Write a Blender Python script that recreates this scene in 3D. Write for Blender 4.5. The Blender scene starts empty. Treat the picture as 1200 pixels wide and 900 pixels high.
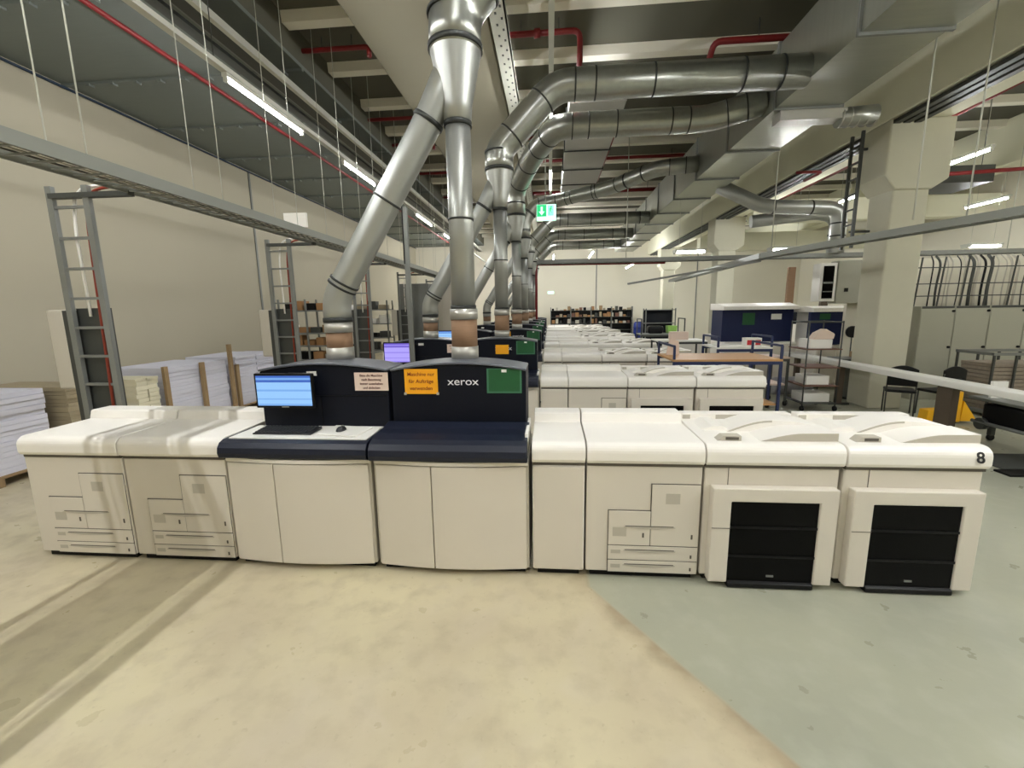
import bpy, bmesh, math, random
from mathutils import Vector, Matrix
random.seed(7)
sc = bpy.context.scene
col = sc.collection
PI = math.pi
NUM = ['first', 'second', 'third', 'fourth', 'fifth', 'sixth', 'seventh', 'eighth', 'ninth', 'tenth', 'eleventh', 'twelfth', 'thirteenth', 'fourteenth', 'fifteenth', 'sixteenth', 'seventeenth', 'eighteenth', 'nineteenth', 'twentieth']

# ------------------------------------------------------------------ materials
def srgb(r, g, b):
    f = lambda c: (c/255/12.92) if c/255 <= .04045 else ((c/255+.055)/1.055)**2.4
    return (f(r), f(g), f(b), 1)

def mat(name, rgb, rough=.5, metal=0.0, noise=0.0, scale=6.0, emit=None, estr=0, bump=0.0, stretch=None, coat=0, alpha=1, spec=.5):
    m = bpy.data.materials.new(name); m.use_nodes = True
    nt = m.node_tree; b = nt.nodes['Principled BSDF']
    c = srgb(*rgb)
    b.inputs['Base Color'].default_value = c
    b.inputs['Roughness'].default_value = rough
    b.inputs['Metallic'].default_value = metal
    b.inputs['Coat Weight'].default_value = coat
    b.inputs['Specular IOR Level'].default_value = spec
    b.inputs['Alpha'].default_value = alpha
    if emit:
        b.inputs['Emission Color'].default_value = srgb(*emit)
        b.inputs['Emission Strength'].default_value = estr
    if noise or bump:
        tc = nt.nodes.new('ShaderNodeTexCoord'); mp = nt.nodes.new('ShaderNodeMapping')
        nz = nt.nodes.new('ShaderNodeTexNoise'); nz.inputs['Scale'].default_value = scale
        nz.inputs['Detail'].default_value = 5
        if stretch: mp.inputs['Scale'].default_value = stretch
        nt.links.new(tc.outputs['Object'], mp.inputs['Vector'])
        nt.links.new(mp.outputs['Vector'], nz.inputs['Vector'])
        if noise:
            mx = nt.nodes.new('ShaderNodeMix'); mx.data_type = 'RGBA'
            mx.inputs['A'].default_value = tuple(x*(1-noise) for x in c[:3])+(1,)
            mx.inputs['B'].default_value = tuple(min(1, x*(1+noise)) for x in c[:3])+(1,)
            nt.links.new(nz.outputs['Fac'], mx.inputs['Factor'])
            nt.links.new(mx.outputs['Result'], b.inputs['Base Color'])
        if bump:
            bp = nt.nodes.new('ShaderNodeBump'); bp.inputs['Strength'].default_value = bump
            bp.inputs['Distance'].default_value = .01
            nt.links.new(nz.outputs['Fac'], bp.inputs['Height'])
            nt.links.new(bp.outputs['Normal'], b.inputs['Normal'])
    return m

M = {}
M['cream'] = mat('cream_plastic', (242, 238, 229), .42, noise=.02, scale=3)
M['door'] = mat('door_plastic', (216, 209, 195), .45, noise=.02, scale=3)
M['white'] = mat('white_plastic', (238, 236, 228), .35)
M['groove'] = mat('groove_grey', (92, 86, 76), .7)
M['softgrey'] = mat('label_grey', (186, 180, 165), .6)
M['navy'] = mat('navy_plastic', (8, 12, 24), .5, spec=.22, noise=.05)
M['navytop'] = mat('navy_gloss', (24, 29, 44), .4, spec=.35, noise=.05)
M['capgrey'] = mat('hood_cap_grey', (92, 96, 104), .3)
M['black'] = mat('black_plastic', (8, 8, 9), .45, spec=.25)
M['window'] = mat('tinted_window', (4, 4, 5), .2, spec=.12)
M['key'] = mat('keyboard_black', (30, 31, 34), .45)
M['duct'] = mat('galvanised_duct', (166, 168, 162), .38, .65, noise=.08, scale=4)
M['ductlight'] = mat('bright_galvanised_elbow', (160, 162, 154), .3, .85, noise=.14, scale=14)
M['ductflat'] = mat('galvanised_sheet', (168, 170, 158), .34, .88, noise=.10, scale=2, stretch=(1, 8, 1))
M['ring'] = mat('dark_clamp', (52, 54, 52), .5, .5)
M['collar'] = mat('silver_collar', (182, 180, 172), .35, .6, noise=.06)
M['brown'] = mat('brown_hose', (142, 112, 86), .75, noise=.18, scale=30, stretch=(.3, .3, 6))
M['steel'] = mat('grey_steel', (128, 130, 126), .45, .4, noise=.06)
M['steeldark'] = mat('dark_steel', (70, 72, 68), .5, .35)
M['tray'] = mat('cable_tray_zinc', (140, 142, 134), .5, .35)
M['red'] = mat('red_pipe', (120, 22, 24), .45)
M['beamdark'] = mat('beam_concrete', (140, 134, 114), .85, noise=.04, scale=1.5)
M['navyblue'] = mat('navy_blue_panel', (22, 32, 70), .5, spec=.3)
M['brownpost'] = mat('dark_brown_post', (84, 72, 58), .6, noise=.1)
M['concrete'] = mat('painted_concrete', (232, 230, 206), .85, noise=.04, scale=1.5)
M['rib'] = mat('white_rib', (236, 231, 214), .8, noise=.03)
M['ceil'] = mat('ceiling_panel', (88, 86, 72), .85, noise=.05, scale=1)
M['sheet'] = mat('ceiling_sheet', (108, 114, 108), .6, .1, noise=.06, scale=2, stretch=(1, 9, 1))
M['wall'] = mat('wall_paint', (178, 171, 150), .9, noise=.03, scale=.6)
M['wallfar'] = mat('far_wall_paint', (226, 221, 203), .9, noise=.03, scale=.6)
M['column'] = mat('column_paint', (198, 195, 174), .85, noise=.03)
M['cab'] = mat('cabinet_grey', (166, 165, 148), .5, noise=.02)
M['paper'] = mat('paper_white', (214, 214, 226), .85, noise=.08, scale=14, stretch=(.15, .15, 4))
M['papercream'] = mat('paper_cream', (222, 216, 190), .85, noise=.05, scale=14, stretch=(.15, .15, 4))
M['paperbeige'] = mat('paper_beige', (158, 146, 120), .85, noise=.08, scale=14, stretch=(.15, .15, 4))
M['wood'] = mat('pallet_wood', (150, 126, 92), .8, noise=.15, scale=12)
M['woodtop'] = mat('wood_top', (196, 148, 92), .5, noise=.08, scale=9, stretch=(1, 6, 1))
M['card'] = mat('cardboard', (158, 118, 76), .85, noise=.1)
M['blueframe'] = mat('blue_frame', (32, 44, 84), .45)
M['tube'] = mat('lit_tube', (255, 255, 250), .5, emit=(252, 253, 255), estr=250)
M['fixture'] = mat('lamp_housing', (196, 196, 184), .5)
M['rod'] = mat('hanger_white', (190, 190, 176), .6)
M['orange'] = mat('orange_paper', (246, 172, 16), .7)
M['pink'] = mat('pale_pink_paper', (228, 206, 190), .7)
M['textred'] = mat('red_brown_print', (150, 62, 20), .8)
M['textdark'] = mat('dark_print', (96, 48, 44), .8)
M['green'] = mat('green_sign', (20, 84, 44), .5, noise=.08, scale=20)
M['greenedge'] = mat('green_edge', (60, 112, 84), .5)
M['logo'] = mat('logo_white', (236, 238, 240), .5)
M['ink'] = mat('black_ink', (18, 18, 18), .6)
M['exitgreen'] = mat('exit_green', (20, 170, 100), .5, emit=(24, 196, 116), estr=.5)
M['exitwhite'] = mat('exit_white', (210, 255, 235), .5, emit=(190, 255, 228), estr=.62)
M['yellow'] = mat('yellow_paint', (240, 178, 12), .45)
M['bluebarrel'] = mat('blue_barrel', (24, 44, 120), .45)
M['cablered'] = mat('orange_cable', (136, 52, 34), .6)
M['plasticwrap'] = mat('grey_wrap', (150, 148, 150), .3, noise=.2, scale=8)
M['limegreen'] = mat('lime_bin', (136, 180, 84), .6)
M['redlabel'] = mat('red_label', (190, 36, 44), .6)
M['rust'] = mat('rusty_brown', (112, 80, 64), .7, noise=.1)

def screen_mat(name, top, mid, low):
    m = bpy.data.materials.new(name); m.use_nodes = True
    nt = m.node_tree; b = nt.nodes['Principled BSDF']
    tc = nt.nodes.new('ShaderNodeTexCoord'); sp = nt.nodes.new('ShaderNodeSeparateXYZ')
    rp = nt.nodes.new('ShaderNodeValToRGB'); rp.color_ramp.interpolation = 'CONSTANT'
    nt.links.new(tc.outputs['Generated'], sp.inputs[0]); nt.links.new(sp.outputs['Z'], rp.inputs[0])
    e = rp.color_ramp.elements
    e[0].position = 0; e[0].color = srgb(*low)
    e[1].position = .06; e[1].color = srgb(*mid)
    for pos, c in ((.2, low), (.24, mid), (.48, low), (.54, mid), (.78, top), (.86, low), (.93, top)):
        n = e.new(pos); n.color = srgb(*c)
    b.inputs['Base Color'].default_value = (.01, .01, .02, 1)
    b.inputs['Roughness'].default_value = .2
    nt.links.new(rp.outputs['Color'], b.inputs['Emission Color'])
    b.inputs['Emission Strength'].default_value = .62
    return m
M['screen'] = screen_mat('screen_blue', (62, 104, 190), (150, 200, 250), (120, 172, 236))
M['screenviolet'] = screen_mat('screen_violet', (110, 92, 200), (176, 164, 250), (150, 134, 236))

def floor_mat():
    m = bpy.data.materials.new('floor_concrete'); m.use_nodes = True
    nt = m.node_tree; N = nt.nodes; L = nt.links; b = N['Principled BSDF']
    geo = N.new('ShaderNodeNewGeometry'); sp = N.new('ShaderNodeSeparateXYZ'); L.new(geo.outputs['Position'], sp.inputs[0])
    def noise(s, d=6, dist=0):
        n = N.new('ShaderNodeTexNoise'); n.inputs['Scale'].default_value = s; n.inputs['Detail'].default_value = d
        n.inputs['Distortion'].default_value = dist
        L.new(geo.outputs['Position'], n.inputs['Vector']); return n.outputs['Fac']
    def mth(op, a, c=None):
        n = N.new('ShaderNodeMath'); n.operation = op
        for i, v in enumerate((a, c)):
            if v is None: continue
            if isinstance(v, (int, float)): n.inputs[i].default_value = v
            else: L.new(v, n.inputs[i])
        return n.outputs[0]
    def rng(v, a, c, lo=0, hi=1):
        n = N.new('ShaderNodeMapRange'); L.new(v, n.inputs[0])
        for i, q in enumerate((a, c, lo, hi)): n.inputs[i+1].default_value = q
        return n.outputs[0]
    def mix(f, a, c):
        n = N.new('ShaderNodeMix'); n.data_type = 'RGBA'
        L.new(f, n.inputs['Factor'])
        for k, v in (('A', a), ('B', c)):
            if isinstance(v, tuple): n.inputs[k].default_value = v
            else: L.new(v, n.inputs[k])
        return n.outputs['Result']
    n1 = noise(.9); n2 = noise(5.5); n3 = noise(26); n4 = noise(2.0, 8, 1.5)
    beige = mix(rng(n1, .36, .64), srgb(188, 176, 149), srgb(206, 196, 162))
    beige = mix(rng(n2, .48, .72, 0, .55), beige, srgb(170, 158, 132))
    beige = mix(rng(n3, .62, .78, 0, .35), beige, srgb(148, 134, 110))
    beige = mix(rng(n4, .5, .75, 0, .35), beige, srgb(206, 196, 174))
    green = mix(rng(n1, .36, .64), srgb(156, 157, 139), srgb(168, 168, 147))
    green = mix(rng(n2, .48, .75, 0, .4), green, srgb(182, 183, 164))
    # painted area begins right of a slanting line
    yy = mth('MINIMUM', mth('SUBTRACT', sp.outputs['Y'], 2.96), 0)
    d = mth('ADD', mth('SUBTRACT', sp.outputs['X'], .28), mth('MULTIPLY', yy, .66))
    d = mth('ADD', d, mth('MULTIPLY', mth('SUBTRACT', n2, .5), .035))
    c = mix(rng(d, -.02, .02), beige, green)
    band = mth('MULTIPLY', rng(d, -.16, -.02), rng(d, .02, -.005))
    c = mix(mth('MULTIPLY', band, rng(n2, .3, .7, .3, .75)), c, srgb(146, 128, 100))
    L.new(c, b.inputs['Base Color'])
    L.new(rng(n2, .3, .7, .26, .48), b.inputs['Roughness'])
    b.inputs['Specular IOR Level'].default_value = .5
    bp = N.new('ShaderNodeBump'); bp.inputs['Strength'].default_value = .12; bp.inputs['Distance'].default_value = .004
    L.new(n3, bp.inputs['Height']); L.new(bp.outputs['Normal'], b.inputs['Normal'])
    return m
M['floor'] = floor_mat()

# ------------------------------------------------------------------ mesh helpers
class MB:
    def __init__(s): s.bm = bmesh.new()
    def box(s, x0, x1, y0, y1, z0, z1):
        v = [s.bm.verts.new(p) for p in ((x0,y0,z0),(x1,y0,z0),(x1,y1,z0),(x0,y1,z0),(x0,y0,z1),(x1,y0,z1),(x1,y1,z1),(x0,y1,z1))]
        for f in ((0,3,2,1),(4,5,6,7),(0,1,5,4),(1,2,6,5),(2,3,7,6),(3,0,4,7)): s.bm.faces.new([v[i] for i in f])
        return s
    def prism(s, pts, axis, lo, hi):
        def P(a, b, t): return {'x': (t, a, b), 'y': (a, t, b), 'z': (a, b, t)}[axis]
        A = [s.bm.verts.new(P(a, b, lo)) for a, b in pts]; B = [s.bm.verts.new(P(a, b, hi)) for a, b in pts]
        n = len(pts)
        s.bm.faces.new(A); s.bm.faces.new(B[::-1])
        for i in range(n): s.bm.faces.new((A[i], B[i], B[(i+1) % n], A[(i+1) % n]))
        return s
    def tube(s, path, r, seg=12, cap=True):
        path = [Vector(p) for p in path]; n = len(path)
        rr = r if isinstance(r, (list, tuple)) else [r]*n
        rings = []; prev = None
        for i, p in enumerate(path):
            if i == 0: t = path[1]-p
            elif i == n-1: t = p-path[-2]
            else: t = (path[i+1]-p).normalized()+(p-path[i-1]).normalized()
            t.normalize()
            if prev is None:
                u = t.orthogonal().normalized()
            else:
                u = prev - t*prev.dot(t)
                u = u.normalized() if u.length > 1e-6 else t.orthogonal().normalized()
            prev = u; w = t.cross(u)
            k = 1.0
            if 0 < i < n-1:
                cs = (path[i+1]-p).normalized().dot((p-path[i-1]).normalized())
                k = 1/max(.6, math.sqrt(max(0, (1+cs)/2)))
            rings.append([s.bm.verts.new(p+(u*math.cos(a)+w*math.sin(a))*rr[i]*(k if False else 1)) for a in [2*PI*j/seg for j in range(seg)]])
        for a, b in zip(rings, rings[1:]):
            for j in range(seg):
                f = s.bm.faces.new((a[j], a[(j+1) % seg], b[(j+1) % seg], b[j])); f.smooth = True
        if cap: s.bm.faces.new(rings[0][::-1]); s.bm.faces.new(rings[-1])
        return s
    def bar(s, a, b, w, h=None):      # square bar between two points
        h = h or w; a = Vector(a); b = Vector(b); t = (b-a).normalized()
        up = Vector((0, 0, 1)) if abs(t.z) < .95 else Vector((0, 1, 0))
        u = t.cross(up).normalized(); v = u.cross(t).normalized()
        q = [(-1,-1),(1,-1),(1,1),(-1,1)]
        A = [s.bm.verts.new(a+u*i*w/2+v*j*h/2) for i, j in q]; B = [s.bm.verts.new(b+u*i*w/2+v*j*h/2) for i, j in q]
        s.bm.faces.new(A); s.bm.faces.new(B[::-1])
        for i in range(4): s.bm.faces.new((A[i], B[i], B[(i+1) % 4], A[(i+1) % 4]))
        return s
    def lathe(s, prof, c=(0, 0), seg=20):
        rings = [[s.bm.verts.new((c[0]+r*math.cos(2*PI*j/seg), c[1]+r*math.sin(2*PI*j/seg), z)) for j in range(seg)] for r, z in prof]
        for a, b in zip(rings, rings[1:]):
            for j in range(seg):
                f = s.bm.faces.new((a[j], a[(j+1) % seg], b[(j+1) % seg], b[j])); f.smooth = True
        s.bm.faces.new(rings[0][::-1]); s.bm.faces.new(rings[-1])
        return s
    def build(s, name, m, parent=None, bevel=0, seg=2, loc=None):
        bmesh.ops.recalc_face_normals(s.bm, faces=s.bm.faces)
        me = bpy.data.meshes.new(name)
        s.bm.to_mesh(me); s.bm.free()
        me.materials.append(m if not isinstance(m, str) else M[m])
        o = bpy.data.objects.new(name, me); col.objects.link(o)
        if parent: o.parent = parent
        if loc: o.location = loc
        if bevel:
            b = o.modifiers.new('bevel', 'BEVEL'); b.width = bevel; b.segments = seg; b.limit_method = 'ANGLE'; b.angle_limit = math.radians(40)
        return o

def tag(o, label=None, cat=None, group=None, kind=None):
    if label: o['label'] = label
    if cat: o['category'] = cat
    if group: o['group'] = group
    if kind: o['kind'] = kind
    return o
def empty(name, loc, label, cat, group=None, rz=0):
    o = bpy.data.objects.new(name, None); col.objects.link(o); o.location = loc; o.rotation_euler = (0, 0, rz)
    o.empty_display_size = .1
    return tag(o, label, cat, group)
def struct(o):
    o['kind'] = 'structure'; return o
def kids(o): return [c for c in bpy.data.objects if c.parent == o]
def copy_tree(o, loc=None, label=None, parent=None, rz=None):
    c = o.copy(); col.objects.link(c)
    if parent: c.parent = parent
    if loc is not None: c.location = loc
    if rz is not None: c.rotation_euler = (0, 0, rz)
    if label: c['label'] = label
    for k in kids(o): copy_tree(k, parent=c)
    return c
def text_obj(name, body, size, m, parent, loc, rot=(PI/2, 0, 0), extrude=.0015, align='CENTER', sx=1.0, bold=0.0):
    cu = bpy.data.curves.new(name, 'FONT'); cu.body = body; cu.size = size; cu.extrude = extrude
    cu.align_x = align; cu.align_y = 'CENTER'; cu.offset = bold
    t = bpy.data.objects.new(name+'_tmp', cu); col.objects.link(t)
    dg = bpy.context.evaluated_depsgraph_get(); dg.update()
    me = bpy.data.meshes.new_from_object(t.evaluated_get(dg))
    bpy.data.objects.remove(t); bpy.data.curves.remove(cu)
    me.materials.clear(); me.materials.append(M[m]); me.name = name
    o = bpy.data.objects.new(name, me); col.objects.link(o); o.parent = parent
    o.location = loc; o.rotation_euler = rot; o.scale = (sx, 1, 1)
    return o

# ------------------------------------------------------------------ room shell
XW, XR, YF, YN = -8.6, 15.0, 28.6, -5.0
struct(MB().box(XW-.2, XR+.2, YN, YF+.2, -.2, 0).build('floor', 'floor'))
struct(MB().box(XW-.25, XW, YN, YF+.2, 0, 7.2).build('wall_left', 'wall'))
struct(MB().box(XW-.25, XR+.25, YF, YF+.25, 0, 7.2).build('wall_far', 'wallfar'))
struct(MB().box(XR, XR+.25, YN, YF, 0, 7.2).build('wall_right', 'wallfar'))
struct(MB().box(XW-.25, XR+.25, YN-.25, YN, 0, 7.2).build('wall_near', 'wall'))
ROOF = 6.62
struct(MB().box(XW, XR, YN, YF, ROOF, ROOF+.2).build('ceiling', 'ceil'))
# grey sheet ceiling of the left bay
b = MB()
b.box(XW, -4.15, YN, YF, 6.06, 6.12)
y = 2.0
while y < YF:
    b.box(XW, -4.15, y-.03, y+.03, 6.02, 6.06)
    for k in range(9): b.box(XW+.5+k*.45, XW+.56+k*.45, y-.05, y+.05, 5.99, 6.03)
    y += 1.95
struct(b.build('ceiling', 'sheet'))
struct(MB().box(XW, -4.15, YN, YN+.05, 6.12, ROOF).box(-4.2, -4.15, YN, YF, 6.12, ROOF).build('trim_1', 'ceil'))
struct(MB().tube([(XW+.05, YN, 6.0), (XW+.05, YF, 6.0)], .025, 8).build('trim_2', mat('blue_edge_cable', (30, 48, 66), .5)))
# wall panel joints (thin battens)
for i, yy in enumerate((12.7, 20.5)):
    struct(MB().box(XW, XW+.03, yy-.03, yy+.03, 0, 6.0).build('trim_%d' % (3+i), 'steel'))
struct(MB().box(XW, XW+.02, 1, YF, 0, .12).build('baseboard_left', 'steel'))
for i, xx in enumerate((2.9, 9.0)):
    struct(MB().box(xx-.03, xx+.03, YF-.03, YF, 0, 6.9).build('trim_%d' % (6+i), 'steel'))
# central wide concrete beam
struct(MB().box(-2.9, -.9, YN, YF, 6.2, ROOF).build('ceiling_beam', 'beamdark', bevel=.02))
# right main beam over the columns
struct(MB().box(6.0, 7.0, YN, YF, 5.24, ROOF).build('ceiling_beam', 'concrete', bevel=.02))
struct(MB().box(11.6, 12.3, YN, YF, 5.5, ROOF).build('ceiling_beam', 'concrete', bevel=.02))
# white ribs crossing between the beams
y = 3.05
while y < YF:
    b = MB()
    for x0, x1 in ((-4.15, -2.9), (-.9, 6.0), (7.0, 11.6), (12.3, XR)):
        b.prism([(y-.10, 6.46), (y+.10, 6.46), (y+.12, ROOF), (y-.12, ROOF)], 'x', x0, x1)
    struct(b.build('ceiling_rib', 'rib'))
    y += 1.46
# cross beam over the right bay
struct(MB().box(7.0, XR, 16.6, 17.1, 4.9, 5.6).build('ceiling_beam', 'concrete', bevel=.02))
struct(MB().box(7.0, XR, 22.0, 22.5, 4.6, 5.4).build('ceiling_beam', 'concrete', bevel=.02))

# columns
def column(x, y):
    b = MB().box(x+.2, x+.82, y, y+.62, 0, 4.1)
    b.prism([(x+.2, 4.05), (x+.82, 4.05), (x+1.08, 4.22), (x+1.08, 5.24), (x, 5.24), (x, 4.3)], 'y', y-.06, y+.68)
    struct(b.build('column', 'column', bevel=.03))
for yy in (9.0, 17.4, 25.4): column(6.0, yy)

# ------------------------------------------------------------------ press line modules (local origin: front left floor corner)
DEP = .76
def plinth(r, w, d=DEP):
    b = MB().box(.04, w-.04, .03, d-.03, 0, .055)
    b.build('plinth', 'black', r)
def arc(cx, cy, r, a0, a1, n=6):
    return [(cx+r*math.cos(math.radians(a0+(a1-a0)*i/n)), cy+r*math.sin(math.radians(a0+(a1-a0)*i/n))) for i in range(n+1)]
def lid_profile(back=True):
    p = [(-.02, .905), (-.035, .93)]
    p += arc(.035, .985, .07, 180, 90, 6)[:]
    if back: p += [(.555, 1.062), (.575, 1.13), (.59, 1.14), (DEP, 1.14), (DEP, .905)]
    else: p += [(DEP, 1.075), (DEP, .905)]
    return p

def make_feeder(w, name, label, cat='printer'):
    r = empty(name, (0, 0, 0), label, cat)
    MB().box(.006, w-.006, 0, DEP, .05, .88).build('body', 'door', r, .008)
    MB().prism(lid_profile(), 'x', .004, w-.004).build('lid', 'cream', r, .004)
    MB().box(.01, w-.01, -.004, DEP-.02, .88, .905).build('seam_strip', 'groove', r)
    plinth(r, w)
    xl, xs, xr = .17, .475, w-.012
    MB().box(xl-.006, xr, -.004, .001, .052, .545).box(xs-.006, xr, -.004, .001, .54, .752).build('panel_outline', 'groove', r)
    pan = MB().box(xl, xs-.004, -.010, 0, .27, .538).build('side_door', 'door', r, .003)
    d = MB().box(xs+.001, xr-.002, -.010, 0, .27, .745).build('bypass_door', 'door', r, .003)
    def grip(x0, x1, z, par):
        n = 8; top = [(x0+(x1-x0)*i/n, z+.004) for i in range(n+1)]
        bot = [(x0+(x1-x0)*i/n, z-.012*math.sin(PI*i/n)) for i in range(n, -1, -1)]
        MB().prism(top+bot, 'y', -.016, -.008).build('handle', 'softgrey', par)
        MB().box(x0+.01, x1-.01, -.0125, -.0095, z+.003, z+.010).build('handle_slot', 'groove', par)
    grip(xl+.11, xr-.17, .415, pan)
    for z0, z1 in ((.153, .262), (.052, .146)):
        q = MB().box(xl, xr-.002, -.010, 0, z0, z1).build('drawer', 'door', r, .003)
        grip(xl+.11, xr-.16, z1-.035, q)
        MB().box(xl+.02, xl+.09, -.0112, -.009, z1-.06, z1-.03).build('label', 'softgrey', q)
        MB().box(xr-.055, xr-.043, -.013, -.009, z0+.025, z0+.05).build('lock', 'groove', q)
    MB().box(xl+.03, xl+.13, -.0112, -.009, .34, .41).build('label', 'softgrey', pan)
    MB().box(xs-.06, xs-.047, -.013, -.009, .335, .37).build('lock', 'groove', pan)
    MB().box(xs+.10, xs+.20, -.0112, -.009, .60, .68).build('label', 'softgrey', d)
    MB().box(xr-.055, xr-.043, -.013, -.009, .33, .365).build('lock', 'groove', d)
    return r

def make_transport(w, label):
    r = empty('transport_module', (0, 0, 0), label, 'printer')
    MB().box(.006, w-.006, .0, DEP, .05, .88).build('body', 'cream', r, .008)
    MB().box(.012, w-.012, -.012, .002, .055, .872).build('door', 'door', r, .006)
    MB().prism(lid_profile(), 'x', .004, w-.004).build('lid', 'cream', r, .004)
    MB().box(.01, w-.01, -.004, DEP-.02, .88, .905).build('seam_strip', 'groove', r)
    plinth(r, w)
    return r

def bulge_doors(r, w, split, z0=.05, z1=.865):
    def f(x): return -.012-.045*math.sin(PI*x/w)
    MB().box(.006, w-.006, .0, DEP, .05, .90).build('body', 'softgrey', r, .006)
    for a, c in ((.025, split-.004), (split+.004, w-.025)):
        n = 8; pts = [(a+(c-a)*i/n, f(a+(c-a)*i/n)) for i in range(n+1)]+[(c, .0), (a, .0)]
        MB().prism(pts, 'z', z0, z1).build('door', 'door', r, .004)
    n = 14; pts = [(.01+(w-.02)*i/n, f(.01+(w-.02)*i/n)+.002) for i in range(n+1)]+[(w-.01, .0), (.01, .0)]
    MB().prism(pts, 'z', .873, .903).build('door_trim', 'cream', r, .003)
    plinth(r, w)

def hood(r, x0, x1, y0, ztop=1.525, arch=.055):
    n = 12
    P = [(x0+(x1-x0)*i/n, ztop+arch*(1-(2*i/n-1)**2)) for i in range(n+1)]
    prof = [(x0, 1.0)]+P+[(x1, 1.0)]
    h = MB().prism(prof, 'y', y0, DEP-.01).build('hood', 'navy', r, .008)
    cap = P+[(x, z+.018) for x, z in P[::-1]]
    MB().prism(cap, 'y', y0-.02, DEP).build('hood_cap', 'capgrey', r, .006)
    return h

def sign_text(par, lines, x, y, z, size, step, m, sx=1.0):
    for i, t in enumerate(lines):
        text_obj('lettering', t, size, m, par, (x, y, z-i*step), sx=sx, extrude=.0008, bold=.0004)

# print station
WC = 1.18
def make_station(label):
    w = WC
    r = empty('print_station', (0, 0, 0), label, 'printer')
    bulge_doors(r, w, .42)
    n = 14
    nose = [(-.03, .905), (-.075, .925), (-.085, .96), (-.078, 1.0), (-.05, 1.035), (-.005, 1.05), (.03, 1.052), (.36, 1.052), (.36, .905)]
    MB().prism(nose, 'x', .005, w-.005).build('work_top_edge', 'navytop', r, .004)
    MB().box(.05, w-.03, .0, .365, 1.05, 1.062).build('work_surface', 'white', r, .004)
    h = hood(r, .10, 1.205, .37)
    MB().box(.62, .625, .366, .371, 1.05, 1.32).box(.12, 1.19, .366, .371, 1.318, 1.322).build('hood_seam', 'black', h)
    MB().box(.52, .60, .358, .372, 1.49, 1.525).build('label', 'white', h)
    MB().box(.36, .50, .345, .372, 1.495, 1.515).build('handle', 'black', h)
    return r
WD = 1.19
def make_press(label):
    w = WD
    r = empty('digital_press', (0, 0, 0), label, 'printer')
    bulge_doors(r, w, .46)
    nose = [(-.03, .905), (-.085, .92), (-.095, .955), (-.088, 1.0), (-.06, 1.04), (-.01, 1.062), (.10, 1.078), (.22, 1.085), (.30, 1.10), (.36, 1.11), (.36, .905)]
    MB().prism(nose, 'x', .005, w-.015).build('front_cover', 'navytop', r, .004)
    h = hood(r, .045, w-.04, .37)
    MB().box(w-.035, w-.012, .05, .55, .92, 1.10).build('side_trim', 'white', r, .006)
    text_obj('lettering', 'xerox', .088, 'logo', h, (.640, .368, 1.437), sx=1.2, bold=.0)
    return r

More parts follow.
